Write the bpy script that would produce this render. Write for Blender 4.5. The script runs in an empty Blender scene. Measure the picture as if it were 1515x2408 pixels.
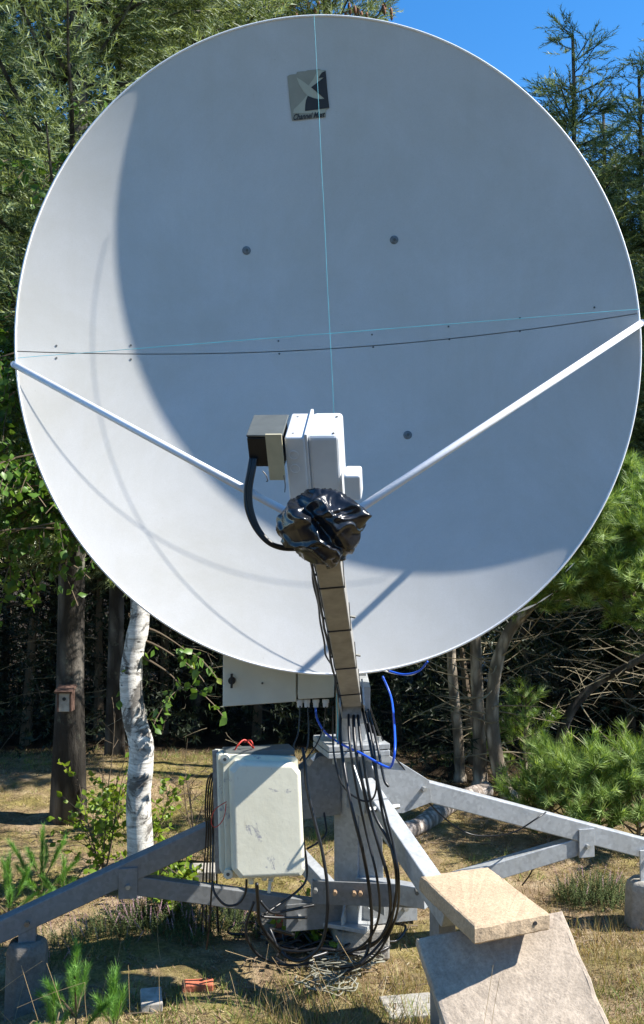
import bpy, math, random
import numpy as np
from mathutils import Vector, Matrix, noise as mnoise

R = math.radians
rnd = random.Random(7)
rng = np.random.default_rng(7)
scene = bpy.context.scene
COL = scene.collection

# ------------------------------------------------------------------ camera
CAM = Vector((0.0, 0.0, 1.5))
FPX, CX, CY = 2211.0, 757.5, 1204.0          # focal length and centre of the photograph, in its own units
PITCH = math.atan(116.0 / FPX)
cam_d = bpy.data.cameras.new('camera')
cam_d.sensor_fit = 'VERTICAL'
cam_d.sensor_height = 36.0
cam_d.lens = 36.0 * FPX / 2408.0
cam_d.clip_end = 1000.0
cam_d.clip_start = 0.05
cam = bpy.data.objects.new('camera', cam_d)
COL.objects.link(cam)
cam.location = CAM
cam.rotation_euler = (math.pi / 2 + PITCH, 0, 0)
scene.camera = cam

# ------------------------------------------------------------------ sun and sky
ROLL = R(3.0)       # the dish is rolled on its mount
TILT = R(2.0)       # lean of its aperture
DYAW = R(1.5)       # and its turn to the right
GRAZE = R(4.9)
INPL = R(46.8)
U0 = Vector((math.cos(DYAW), math.sin(DYAW), 0)); V0 = Vector((-math.sin(DYAW) * math.sin(TILT), math.cos(DYAW) * math.sin(TILT), math.cos(TILT)))
DN = Vector((math.sin(DYAW) * math.cos(TILT), -math.cos(DYAW) * math.cos(TILT), math.sin(TILT)))
DU = U0 * math.cos(ROLL) + V0 * math.sin(ROLL)
DV = -U0 * math.sin(ROLL) + V0 * math.cos(ROLL)
SUN = ((U0 * math.cos(INPL) + V0 * math.sin(INPL)) * math.cos(GRAZE) + DN * math.sin(GRAZE)).normalized()
world = bpy.data.worlds.new('World'); scene.world = world
world.use_nodes = True
wn = world.node_tree; wn.nodes.clear()
sky = wn.nodes.new('ShaderNodeTexSky'); sky.sky_type = 'NISHITA'; sky.sun_disc = False
sky.sun_elevation = math.asin(SUN.z)
sky.sun_rotation = math.atan2(SUN.x, SUN.y)
sky.air_density = 1.0; sky.dust_density = 0.0; sky.ozone_density = 4.0
sky.altitude = 0
hs = wn.nodes.new('ShaderNodeHueSaturation'); hs.inputs['Saturation'].default_value = 1.28
bg = wn.nodes.new('ShaderNodeBackground'); bg.inputs['Strength'].default_value = 0.11
wo = wn.nodes.new('ShaderNodeOutputWorld')
wn.links.new(sky.outputs[0], hs.inputs['Color']); wn.links.new(hs.outputs[0], bg.inputs[0]); wn.links.new(bg.outputs[0], wo.inputs[0])
sl = bpy.data.lights.new('sun', 'SUN'); sl.energy = 5.0; sl.angle = R(0.53); sl.color = (1.0, 0.95, 0.87)
so = bpy.data.objects.new('sun', sl); COL.objects.link(so)
so.rotation_euler = SUN.to_track_quat('Z', 'Y').to_euler()
so.location = (0, 0, 20)
scene.view_settings.view_transform = 'Standard'
scene.view_settings.look = 'None'
scene.view_settings.gamma = 1.0
scene.view_settings.use_curve_mapping = False
scene.view_settings.exposure = 1.18
scene.cycles.max_bounces = 6
scene.cycles.transparent_max_bounces = 4

# ------------------------------------------------------------------ helpers
cp, sp_ = math.cos(PITCH), math.sin(PITCH)
def ray(px, py):
    x = (px - CX) / FPX; z = (CY - py) / FPX
    return Vector((x, cp - z * sp_, sp_ + z * cp))
def P(px, py, Y):
    r = ray(px, py)
    return CAM + r * (Y / r.y)
def gz(x, y):
    """height of the ground"""
    h = 0.035 * mnoise.noise(Vector((x * 0.9, y * 0.9, 3.1))) + 0.018 * mnoise.noise(Vector((x * 3.1, y * 3.1, 7.7)))
    h -= 0.18 * math.exp(-((x + 1.35) / .42) ** 2 - ((y - 3.5) / .38) ** 2)
    h += 0.10 * math.exp(-((y - 6.6) / 0.9) ** 2) * (1 if x < 0.3 else math.exp(-((x - 0.3) / 0.6) ** 2))
    return h
def G(px, py):
    """the point of the ground under a picture point"""
    r = ray(px, py); z = 0.0
    for _ in range(6):
        t = (z - CAM.z) / r.z
        p = CAM + r * t
        z = gz(p.x, p.y)
    return Vector((p.x, p.y, z))

def link_mesh(name, me, mat, parent=None, loc=(0, 0, 0)):
    o = bpy.data.objects.new(name, me); COL.objects.link(o)
    if mat is not None and not me.materials: me.materials.append(mat)
    if parent is not None: o.parent = parent
    o.location = loc
    return o
def tag(o, label, cat=None, group=None, kind=None):
    if label: o['label'] = label
    if cat: o['category'] = cat
    if group: o['group'] = group
    if kind: o['kind'] = kind
    return o
def thing(name, label, cat, loc=(0, 0, 0), group=None):
    o = bpy.data.objects.new(name, None); COL.objects.link(o); o.location = loc
    o.empty_display_size = 0.1
    return tag(o, label, cat, group)
def origin_of(parent):
    v = Vector((0, 0, 0)); p = parent
    while p is not None:
        v += p.location; p = p.parent
    return v

class MB:
    def __init__(s): s.v = []; s.f = []
    def add(s, vs, fs):
        b = len(s.v); s.v += [tuple(x) for x in vs]; s.f += [tuple(b + i for i in f) for f in fs]; return s
    def hexa(s, c):
        return s.add(c, [(0, 3, 2, 1), (4, 5, 6, 7), (0, 1, 5, 4), (1, 2, 6, 5), (2, 3, 7, 6), (3, 0, 4, 7)])
    def box(s, c, ax, ay, az):
        """centre and three half-axis vectors"""
        c = Vector(c); ax, ay, az = Vector(ax), Vector(ay), Vector(az)
        return s.hexa([c - ax - ay - az, c + ax - ay - az, c + ax + ay - az, c - ax + ay - az,
                       c - ax - ay + az, c + ax - ay + az, c + ax + ay + az, c - ax + ay + az])
    def bar(s, p, q, w, h, up=(0, 0, 1)):
        p, q, up = Vector(p), Vector(q), Vector(up)
        d = (q - p); n = d.normalized(); side = n.cross(up).normalized(); u = side.cross(n).normalized()
        return s.box((p + q) / 2, side * w / 2, d / 2, u * h / 2)
    def tube(s, pts, r, n=8, caps=True):
        pts = [Vector(p) for p in pts]; m = len(pts)
        rr = r if isinstance(r, (list, tuple)) else [r] * m
        b = len(s.v); prev = None
        for i, p in enumerate(pts):
            d = (pts[min(i + 1, m - 1)] - pts[max(i - 1, 0)])
            if d.length < 1e-9: d = Vector((0, 0, 1))
            d.normalize()
            if prev is None:
                a = Vector((0, 0, 1)) if abs(d.z) < 0.9 else Vector((1, 0, 0))
                u = d.cross(a).normalized()
            else:
                u = (prev - d * prev.dot(d))
                u = u.normalized() if u.length > 1e-6 else d.orthogonal().normalized()
            prev = u; w = d.cross(u)
            for k in range(n):
                a = 2 * math.pi * k / n
                s.v.append(tuple(p + (u * math.cos(a) + w * math.sin(a)) * rr[i]))
        for i in range(m - 1):
            for k in range(n):
                k2 = (k + 1) % n
                s.f.append((b + i * n + k, b + i * n + k2, b + (i + 1) * n + k2, b + (i + 1) * n + k))
        if caps:
            s.f.append(tuple(b + k for k in range(n))[::-1]); s.f.append(tuple(b + (m - 1) * n + k for k in range(n)))
        return s
    def prism(s, pts, thick):
        """closed outline (3D, planar) extruded by the vector thick, centred on the outline"""
        t = Vector(thick) / 2; n = len(pts); P_ = [Vector(p) for p in pts]
        vs = [p - t for p in P_] + [p + t for p in P_]
        fs = [tuple(range(n))[::-1], tuple(range(n, 2 * n))] + [(i, (i + 1) % n, n + (i + 1) % n, n + i) for i in range(n)]
        return s.add(vs, fs)
    def build(s, name, mat, parent=None, smooth=False, bevel=0.0, seg=2):
        o0 = origin_of(parent)
        me = bpy.data.meshes.new(name)
        me.from_pydata([(v[0] - o0.x, v[1] - o0.y, v[2] - o0.z) for v in s.v], [], s.f)
        me.validate(); me.update()
        import bmesh
        bm = bmesh.new(); bm.from_mesh(me); bmesh.ops.recalc_face_normals(bm, faces=bm.faces); bm.to_mesh(me); bm.free()
        if smooth:
            me.shade_smooth()
        o = link_mesh(name, me, mat, parent)
        if bevel > 0:
            m = o.modifiers.new('bevel', 'BEVEL'); m.width = bevel; m.segments = seg; m.limit_method = 'ANGLE'; m.angle_limit = R(35)
        return o

def spline(pts, n=8):
    """Catmull-Rom through points"""
    pts = [Vector(p) for p in pts]; out = []
    for i in range(len(pts) - 1):
        p0 = pts[max(i - 1, 0)]; p1 = pts[i]; p2 = pts[i + 1]; p3 = pts[min(i + 2, len(pts) - 1)]
        for k in range(n):
            t = k / n
            out.append(0.5 * ((2 * p1) + (p2 - p0) * t + (2 * p0 - 5 * p1 + 4 * p2 - p3) * t * t + (3 * p1 - p0 - 3 * p2 + p3) * t ** 3))
    out.append(pts[-1]); return out

# numpy scatter: many copies of a small prototype joined to one mesh
def frames(d, roll=None):
    d = d / np.linalg.norm(d, axis=1, keepdims=True)
    a = np.where(np.abs(d[:, 2:3]) < 0.95, np.array([[0, 0, 1.0]]), np.array([[1.0, 0, 0]]))
    x = np.cross(a, d); x /= np.linalg.norm(x, axis=1, keepdims=True)
    y = np.cross(d, x)
    if roll is not None:
        c, s = np.cos(roll)[:, None], np.sin(roll)[:, None]
        x, y = x * c + y * s, -x * s + y * c
    return np.stack([x, y, d], axis=2)
def scatter(pv, pf, pos, M, sc):
    pv = np.asarray(pv, float); pf = np.asarray(pf, int)
    if sc.ndim == 1: sc = sc[:, None]
    v = pos[:, None, :] + np.einsum('kij,knj->kni', M, pv[None, :, :] * sc[:, None, :])
    f = pf[None, :, :] + (np.arange(len(pos)) * len(pv))[:, None, None]
    return v.reshape(-1, 3), f.reshape(-1, pf.shape[1]), len(pv)
def tri_mesh(name, chunks):
    vs, fs, b = [], [], 0
    tone = []
    for v, f, n1 in chunks:
        vs.append(v); fs.append(f + b); b += len(v); tone.append(np.repeat(rng.random(len(v) // n1), n1))
    v = np.concatenate(vs).astype(np.float32); f = np.concatenate(fs).astype(np.int32)
    me = bpy.data.meshes.new(name)
    me.vertices.add(len(v)); me.vertices.foreach_set('co', v.ravel())
    me.loops.add(f.size); me.loops.foreach_set('vertex_index', f.ravel())
    me.polygons.add(len(f)); me.polygons.foreach_set('loop_start', np.arange(len(f), dtype=np.int32) * f.shape[1])
    me.update(calc_edges=True)
    at = me.attributes.new('tone', 'FLOAT', 'POINT'); at.data.foreach_set('value', np.concatenate(tone).astype(np.float32))
    return me
def brush(n, r, w, lead=0.25, seed=1, length=1.0, curl=0.0):
    """a shoot along +z: n thin needles round a stem"""
    g = np.random.default_rng(seed); v, f = [], []
    for i in range(n):
        t = (i + 0.5) / n * length * 0.95; a = i * 2.4 + g.uniform(-.3, .3); rr = r * g.uniform(.8, 1.15)
        c, s = math.cos(a), math.sin(a); b = len(v)
        v += [(-s * w / 2, c * w / 2, t), (s * w / 2, -c * w / 2, t), (c * rr, s * rr, t + lead * g.uniform(.7, 1.2))]
        f.append((b, b + 1, b + 2))
    return np.array(v), np.array(f)
LEAF_V = np.array([(0, 0, 0), (.36, .05, .38), (.30, .05, .62), (0, -.02, 1.0), (-.30, .05, .62), (-.36, .05, .38), (0, -.06, .45)])
LEAF_F = np.array([(0, 1, 6), (1, 2, 6), (2, 3, 6), (3, 4, 6), (4, 5, 6), (5, 0, 6)])

# ------------------------------------------------------------------ materials
def lin(c): return tuple(((x / 255) / 12.92 if x / 255 <= .04045 else ((x / 255 + .055) / 1.055) ** 2.4) for x in c) + (1,)
class NT:
    def __init__(s, name):
        s.m = bpy.data.materials.new(name); s.m.use_nodes = True; s.t = s.m.node_tree
        s.b = s.t.nodes['Principled BSDF']; s.o = s.t.nodes['Material Output']
        s.c = s.t.nodes.new('ShaderNodeTexCoord')
    def n(s, t, **k):
        x = s.t.nodes.new(t)
        for a, b in k.items(): setattr(x, a, b)
        return x
    def l(s, a, b): s.t.links.new(a, b)
    def noise(s, scale, detail=4, rough=.6, vec=None, dist=0):
        x = s.n('ShaderNodeTexNoise'); x.inputs['Scale'].default_value = scale; x.inputs['Detail'].default_value = detail
        x.inputs['Roughness'].default_value = rough; x.inputs['Distortion'].default_value = dist
        s.l(vec if vec is not None else s.c.outputs['Object'], x.inputs['Vector']); return x.outputs['Fac']
    def voro(s, scale, feature='F1', vec=None):
        x = s.n('ShaderNodeTexVoronoi'); x.feature = feature; x.inputs['Scale'].default_value = scale
        s.l(vec if vec is not None else s.c.outputs['Object'], x.inputs['Vector']); return x
    def mapping(s, sc):
        x = s.n('ShaderNodeMapping'); x.inputs['Scale'].default_value = sc; s.l(s.c.outputs['Object'], x.inputs['Vector']); return x.outputs[0]
    def ramp(s, fac, stops):
        x = s.n('ShaderNodeValToRGB'); e = x.color_ramp.elements
        while len(e) > 1: e.remove(e[-1])
        e[0].position = stops[0][0]; e[0].color = stops[0][1] if len(stops[0][1]) == 4 else stops[0][1] + (1,)
        for p, c in stops[1:]:
            q = e.new(p); q.color = c if len(c) == 4 else c + (1,)
        s.l(fac, x.inputs[0]); return x.outputs[0]
    def mix(s, fac, a, b, mode='MIX'):
        x = s.n('ShaderNodeMix'); x.data_type = 'RGBA'; x.blend_type = mode
        if isinstance(fac, (int, float)): x.inputs[0].default_value = fac
        else: s.l(fac, x.inputs[0])
        for i, q in ((6, a), (7, b)):
            if isinstance(q, tuple): x.inputs[i].default_value = q if len(q) == 4 else q + (1,)
            else: s.l(q, x.inputs[i])
        return x.outputs[2]
    def bump(s, h, strength=.3, dist=.01, prev=None):
        x = s.n('ShaderNodeBump'); x.inputs['Strength'].default_value = strength; x.inputs['Distance'].default_value = dist
        s.l(h, x.inputs['Height'])
        if prev is not None: s.l(prev, x.inputs['Normal'])
        s.l(x.outputs[0], s.b.inputs['Normal']); return x.outputs[0]
    def col(s, c):
        if isinstance(c, tuple): s.b.inputs['Base Color'].default_value = c if len(c) == 4 else c + (1,)
        else: s.l(c, s.b.inputs['Base Color'])
    def set(s, rough=.5, metal=0., spec=.5):
        s.b.inputs['Roughness'].default_value = rough; s.b.inputs['Metallic'].default_value = metal
        s.b.inputs['Specular IOR Level'].default_value = spec; return s.m
BW = lambda v: (v, v, v, 1)
def m_plain(name, c, rough=.5, metal=0., var=.12, scale=25, bump=.15, bd=.002, spec=.5):
    m = NT(name); n1 = m.noise(scale, 5); lo = tuple(x * (1 - var) for x in c[:3]); hi = tuple(min(1, x * (1 + var)) for x in c[:3])
    m.col(m.ramp(n1, [(.3, lo), (.7, hi)])); m.bump(m.noise(scale * 4, 3), bump, bd); return m.set(rough, metal, spec)
def m_dish():
    m = NT('dish_paint'); base = m.ramp(m.noise(2.2, 5, .6), [(.25, (.49, .485, .465)), (.75, (.555, .55, .53))])
    streak = m.ramp(m.noise(3.0, 6, .7, m.mapping((4.0, 1, .5))), [(.50, BW(1)), (.80, (.90, .88, .84))])
    c = m.mix(.4, base, streak, 'MULTIPLY')
    c = m.mix(.8, c, m.ramp(m.noise(260, 3, .7), [(.3, BW(.92)), (.7, BW(1.05))]), 'MULTIPLY')
    gr = m.ramp(m.noise(1.3, 7, .75, None, .5), [(.42, BW(0)), (.72, BW(.6))]); c = m.mix(gr, c, (.42, .405, .35))
    spk = m.ramp(m.voro(34).outputs['Distance'], [(.03, (.55, .53, .48)), (.06, BW(1))])
    c = m.mix(m.ramp(m.noise(5, 2), [(.5, BW(0)), (.62, BW(.7))]), c, m.mix(1, c, spk, 'MULTIPLY'))
    m.col(c); m.bump(m.noise(320, 3, .7), .16, .0015); return m.set(.62, 0, .3)
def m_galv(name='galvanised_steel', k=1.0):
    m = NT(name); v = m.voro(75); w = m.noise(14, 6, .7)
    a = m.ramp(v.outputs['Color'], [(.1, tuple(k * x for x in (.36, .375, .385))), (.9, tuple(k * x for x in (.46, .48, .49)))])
    b = m.ramp(w, [(.3, BW(.86)), (.7, BW(1.05))])
    c = m.mix(1, a, b, 'MULTIPLY')
    st = m.ramp(m.noise(5, 7, .7, m.mapping((3, 3, .7))), [(.58, BW(1)), (.74, (.55, .47, .38, 1))])
    m.col(m.mix(.55, c, st, 'MULTIPLY')); m.bump(m.noise(60, 3), .12, .001)
    m.l(m.ramp(w, [(.3, BW(.42)), (.7, BW(.6))]), m.b.inputs['Roughness']); m.b.inputs['Metallic'].default_value = .35
    return m.m
def m_conc(name, c, fine=90, dark=.7, pores=True, mott=6):
    m = NT(name); n1 = m.noise(mott, 7, .7); n2 = m.noise(fine, 5, .75)
    a = m.ramp(n1, [(.3, tuple(x * dark for x in c)), (.7, tuple(x * 1.12 for x in c))])
    b = m.ramp(n2, [(.35, BW(.72)), (.62, BW(1.1))])
    x = m.mix(.9, a, b, 'MULTIPLY')
    v = m.voro(120); x = m.mix(m.ramp(v.outputs['Distance'], [(.12, BW(.45)), (.22, BW(0))]), x, tuple(q * .45 for q in c))
    m.col(x); bn = m.bump(n2, .55, .004); m.bump(v.outputs['Distance'], .25, .003, bn); return m.set(.92, 0, .2)
def m_foliage(name, stops, trans=.3, rough=.55, tint=None):
    m = NT(name); g = m.n('ShaderNodeNewGeometry')
    at = m.n('ShaderNodeAttribute'); at.attribute_name = 'tone'
    mt = m.n('ShaderNodeMath', operation='MULTIPLY'); mt.inputs[1].default_value = .65; m.l(at.outputs['Fac'], mt.inputs[0])
    mm = m.n('ShaderNodeMath', operation='MULTIPLY_ADD'); mm.inputs[1].default_value = .35; m.l(g.outputs['Random Per Island'], mm.inputs[0]); m.l(mt.outputs[0], mm.inputs[2])
    c = m.ramp(mm.outputs[0], stops)
    c = m.mix(.75, c, m.ramp(m.noise(1.8, 3), [(.3, BW(.6)), (.7, BW(1.25))]), 'MULTIPLY')
    m.col(c); m.set(rough, 0, .35)
    if trans > 0:
        t = m.n('ShaderNodeBsdfTranslucent'); m.l(m.mix(1, c, (1.3, 1.25, .6), 'MULTIPLY'), t.inputs['Color'])
        mx = m.n('ShaderNodeMixShader'); mx.inputs[0].default_value = trans
        m.l(m.b.outputs[0], mx.inputs[1]); m.l(t.outputs[0], mx.inputs[2]); m.l(mx.outputs[0], m.o.inputs['Surface'])
    return m.m
def m_bark(name, a, b, sc=14, strength=.9):
    m = NT(name); vec = m.mapping((1, 1, .28)); n1 = m.noise(sc, 7, .7, vec, .6); v = m.voro(sc * 1.4, 'F1', vec)
    c = m.ramp(n1, [(.3, a), (.68, b)]); c = m.mix(m.ramp(v.outputs['Distance'], [(.25, BW(0)), (.6, BW(.8))]), c, tuple(x * .35 for x in a))
    lich = m.ramp(m.noise(6, 6, .7), [(.58, BW(0)), (.7, BW(.5))]); c = m.mix(lich, c, (.22, .23, .17))
    m.col(c); bn = m.bump(n1, strength, .02); m.bump(v.outputs['Distance'], -.6, .012, bn); return m.set(.9, 0, .2)
def m_birch():
    m = NT('birch_bark'); n1 = m.noise(5, 8, .75, m.mapping((1.2, 1.2, 4.5)), 1.2)
    c = m.ramp(n1, [(.30, (.03, .028, .025)), (.42, (.42, .40, .36)), (.56, (.74, .72, .67))])
    n2 = m.noise(4.5, 6, .7, None, .8); c = m.mix(m.ramp(n2, [(.50, BW(0)), (.56, BW(.9))]), c, (.10, .09, .08))
    n3 = m.noise(30, 4, .7, m.mapping((.6, .6, 4))); c = m.mix(.5, c, m.ramp(n3, [(.3, BW(.6)), (.6, BW(1.1))]), 'MULTIPLY')
    v = m.voro(16, 'F1', m.mapping((1, 1, 2.2))); c = m.mix(m.ramp(v.outputs['Distance'], [(.10, BW(.9)), (.20, BW(0))]), c, (.04, .035, .03))
    m.col(c); m.bump(n1, .5, .01); return m.set(.75, 0, .3)
def m_ground():
    m = NT('dry_mossy_ground'); n1 = m.noise(1.5, 8, .72); n2 = m.noise(7, 8, .75, None, .4); n3 = m.noise(70, 5, .8)
    soil = m.ramp(n2, [(.30, (.13, .095, .058)), (.5, (.30, .215, .13)), (.72, (.50, .40, .27))])
    moss = m.ramp(n2, [(.30, (.07, .06, .022)), (.52, (.22, .185, .06)), (.72, (.40, .32, .14))])
    c = m.mix(m.ramp(n1, [(.42, BW(0)), (.56, BW(.9))]), soil, moss)
    c = m.mix(.9, c, m.ramp(n3, [(.3, BW(.5)), (.65, BW(1.35))]), 'MULTIPLY')
    # brown needle floor beyond the clearing, darkened to paint in the trees' shade
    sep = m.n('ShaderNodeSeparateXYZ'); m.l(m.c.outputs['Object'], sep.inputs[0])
    mq = m.n('ShaderNodeMapRange'); mq.inputs[1].default_value = 2.2; mq.inputs[2].default_value = 1.2; m.l(sep.outputs['Y'], mq.inputs[0])  # unseen ground behind the camera, darkened to weaken bounce on the dish
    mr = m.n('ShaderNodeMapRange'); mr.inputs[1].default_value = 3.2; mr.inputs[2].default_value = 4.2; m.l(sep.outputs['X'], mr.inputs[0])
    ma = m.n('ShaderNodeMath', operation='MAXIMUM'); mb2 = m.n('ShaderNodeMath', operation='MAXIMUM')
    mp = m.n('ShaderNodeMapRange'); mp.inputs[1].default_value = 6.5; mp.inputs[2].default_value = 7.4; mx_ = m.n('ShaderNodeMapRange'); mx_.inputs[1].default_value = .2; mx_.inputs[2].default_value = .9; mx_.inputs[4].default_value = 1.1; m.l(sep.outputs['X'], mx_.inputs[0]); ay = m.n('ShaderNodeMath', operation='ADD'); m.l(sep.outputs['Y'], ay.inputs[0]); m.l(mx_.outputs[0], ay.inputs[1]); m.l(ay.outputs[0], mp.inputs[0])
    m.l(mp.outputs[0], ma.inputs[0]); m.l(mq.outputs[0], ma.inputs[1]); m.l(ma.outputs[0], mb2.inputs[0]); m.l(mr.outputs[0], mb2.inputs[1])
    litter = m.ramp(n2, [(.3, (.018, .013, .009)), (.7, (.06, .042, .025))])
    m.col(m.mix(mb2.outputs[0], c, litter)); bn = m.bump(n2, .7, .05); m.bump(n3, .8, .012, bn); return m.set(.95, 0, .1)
def m_glossy_bag():
    m = NT('black_plastic_film'); m.col((.010, .011, .014))
    n = m.noise(9, 2, .5, None, 1.0); m.bump(n, .35, .010); return m.set(.27, 0, .6)
def m_cabinet():
    m = NT('cream_fibreglass'); c = m.ramp(m.noise(5, 6, .65), [(.3, (.58, .56, .44)), (.7, (.69, .67, .54))])
    sm = m.noise(11, 6, .75, None, .6); c = m.mix(m.ramp(sm, [(.60, BW(0)), (.66, BW(.75))]), c, (.20, .20, .25))
    c = m.mix(m.ramp(m.noise(16, 6, .7, m.mapping((3, 3, .8))), [(.62, BW(0)), (.75, BW(.45))]), c, (.32, .27, .18))
    m.col(c); m.bump(m.noise(45, 4), .2, .003); return m.set(.6, 0, .35)

M = {}
M['dish'] = m_dish()
M['rim'] = m_plain('rim_white', (.80, .80, .79), .5, var=.04)
M['galv'] = m_galv()
M['galv_dark'] = m_galv('shaded_galvanised_steel', .55)  # same steel with shade put into its colour, for shaded and hidden parts
M['arm'] = m_plain('weathered_arm_paint', (.26, .25, .225), .65, var=.28, scale=14)
M['white_rod'] = m_plain('white_rod_paint', (.70, .71, .73), .4, var=.06)
M['white_plastic'] = m_plain('white_plastic', (.62, .63, .63), .42, var=.07, scale=12)
M['cream'] = m_plain('cream_steel', (.62, .60, .50), .5, var=.08, scale=8)
M['cabinet'] = m_cabinet()
M['black'] = m_plain('black_rubber', (.012, .012, .013), .38, var=.2)
M['blackbox'] = m_plain('black_box_paint', (.008, .008, .008), .6, var=.2)
M['grey_top'] = m_plain('dark_grey_lid', (.10, .11, .105), .45)
M['beige'] = m_plain('beige_board', (.50, .45, .30), .7, var=.1)
M['bag'] = m_glossy_bag()
M['bolt'] = m_plain('zinc_bolt', (.42, .42, .40), .4, .6, var=.25, scale=60)
M['rust_bolt'] = m_plain('rusty_bolt', (.33, .22, .13), .7, .3, var=.3, scale=60)
M['dull_bolt'] = m_plain('dull_bolt_head', (.16, .17, .17), .55, .3, var=.35, scale=90)
M['screw'] = m_plain('dark_screw', (.10, .10, .09), .6, .3)
M['joint'] = m_plain('joint_shadow_gasket', (.03, .03, .03), .9)
M['blue_cable'] = m_plain('blue_cable_sheath', (.01, .09, .62), .4, var=.1)
M['string'] = m_plain('cyan_string', (.05, .42, .50), .6, var=.3, scale=9)
M['red'] = m_plain('red_wire', (.45, .03, .015), .5)
M['rope'] = m_plain('weathered_rope', (.22, .215, .165), .85, var=.25, scale=30)
M['paver'] = m_conc('sandy_paver_concrete', (.47, .355, .235), 110, .82)
M['slab'] = m_conc('grey_slab_concrete', (.44, .365, .285), 70, .72, mott=9)
M['foot'] = m_conc('footing_concrete', (.38, .35, .30), 60, .6)
M['foot_dark'] = m_conc('shaded_footing_concrete', (.24, .215, .18), 60, .55)  # same concrete with shade painted into its colour, for the left footing
M['stone'] = m_conc('flat_stone', (.36, .34, .30), 60, .7)
M['brick'] = m_plain('red_brick', (.42, .12, .06), .9, var=.25, bump=.6, bd=.004)
M['wood'] = m_plain('weathered_wood', (.36, .33, .29), .85, var=.35, scale=18, bump=.5)
M['redwood'] = m_plain('brown_red_wood', (.10, .055, .04), .85, var=.3)
M['bark'] = m_bark('spruce_bark', (.045, .038, .032), (.20, .18, .155), 10, 1.0)
M['pinebark'] = m_bark('pine_bark', (.20, .155, .11), (.58, .50, .40), 16)
M['birch'] = m_birch()
M['twig'] = m_plain('dead_twig', (.24, .20, .125), .9, var=.35, scale=6)
M['darktwig'] = m_plain('brown_twig', (.13, .095, .06), .9, var=.3, scale=6)
M['ground'] = m_ground()
M['spruce'] = m_foliage('spruce_needles', [(0, (.035, .05, .018)), (.3, (.08, .115, .04)), (.55, (.19, .24, .09)), (.78, (.30, .37, .20)), (1, (.48, .54, .38))], .32)
M['spruce_dark'] = m_foliage('spruce_needles_shaded', [(0, (.008, .014, .006)), (.7, (.022, .036, .015)), (1, (.05, .07, .025))], .05)  # very low needle colour paints in the deep shade inside the wood
M['pine'] = m_foliage('pine_needles', [(0, (.16, .10, .04)), (.07, (.06, .12, .025)), (.4, (.17, .27, .06)), (.75, (.28, .39, .11)), (1, (.42, .52, .22))], .35)
M['seedling'] = m_foliage('seedling_needles', [(0, (.09, .22, .04)), (.5, (.17, .36, .07)), (1, (.28, .48, .14))], .4)
M['birch_leaf'] = m_foliage('birch_leaves', [(0, (.05, .11, .02)), (.5, (.10, .20, .035)), (.85, (.16, .27, .05)), (1, (.30, .36, .07))], .35, .4)
M['sapling_leaf'] = m_foliage('sapling_leaves', [(0, (.10, .18, .02)), (.6, (.20, .30, .03)), (1, (.34, .38, .05))], .4, .45)
M['grass'] = m_foliage('grass_blades', [(0, (.18, .10, .055)), (.35, (.38, .27, .15)), (.6, (.34, .27, .11)), (.8, (.22, .23, .06)), (1, (.66, .56, .40))], .25, .7)
M['litter'] = m_foliage('brown_litter', [(0, (.12, .075, .045)), (.4, (.30, .20, .13)), (.7, (.42, .33, .19)), (.88, (.24, .21, .07)), (1, (.62, .55, .45))], .1, .85)
M['green_grass'] = m_foliage('green_grass_blades', [(0, (.10, .16, .03)), (.6, (.20, .27, .06)), (1, (.36, .36, .12))], .3, .6)
M['straw'] = m_plain('dry_straw', (.42, .30, .15), .8, var=.3, scale=8)
M['heather'] = m_foliage('heather_green', [(0, (.04, .06, .02)), (1, (.13, .17, .05))], .1, .8)
M['heather_pink'] = m_foliage('heather_flowers', [(0, (.36, .20, .26)), (1, (.62, .42, .48))], .2, .8)
M['cone'] = m_plain('spruce_cone', (.20, .08, .035), .8, var=.3)
M['wall_white'] = m_plain('white_house_boards', (.72, .73, .74), .6, var=.05)
M['glass'] = m_plain('dark_window_glass', (.02, .025, .03), .08)
M['roof'] = m_plain('dark_roof', (.10, .08, .07), .8)
M['st_base'] = m_plain('sticker_grey', (.27, .255, .195), .55, var=.08)
M['st_light'] = m_plain('sticker_pale', (.40, .385, .29), .55, var=.06)
M['st_black'] = m_plain('sticker_black', (.010, .011, .016), .45)
M['tape'] = m_plain('silver_tape', (.62, .62, .62), .25, .5)

def V3(x, y, z): return Vector((x, y, z))
# ================================================================== SETTING: ground
def axis_pts(lo, hi, fine_lo, fine_hi, step):
    a = list(np.arange(fine_lo, fine_hi + 1e-6, step)); s = step; x = fine_hi
    while x < hi: s *= 1.35; x += s; a.append(min(x, hi))
    s = step; x = fine_lo; b = []
    while x > lo: s *= 1.35; x -= s; b.append(max(x, lo))
    return b[::-1] + a
xs = axis_pts(-200, 200, -2.4, 3.0, .045); ys = axis_pts(-60, 300, 2.4, 7.6, .045)
gv = []
for y in ys:
    for x in xs:
        z = gz(x, y)
        if -3 < x < 3.5 and 2.2 < y < 8:
            z += .010 * mnoise.noise(Vector((x * 9, y * 9, 1.3))) + .006 * mnoise.noise(Vector((x * 21, y * 21, 2.3)))
        gv.append((x, y, z))
nx = len(xs); gf = [(j * nx + i, j * nx + i + 1, (j + 1) * nx + i + 1, (j + 1) * nx + i) for j in range(len(ys) - 1) for i in range(nx - 1)]
gme = bpy.data.meshes.new('ground'); gme.from_pydata(gv, [], gf); gme.shade_smooth()
go = link_mesh('ground', gme, M['ground']); tag(go, 'dry mossy clearing floor of tan moss, litter and bare soil', kind='structure')

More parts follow.
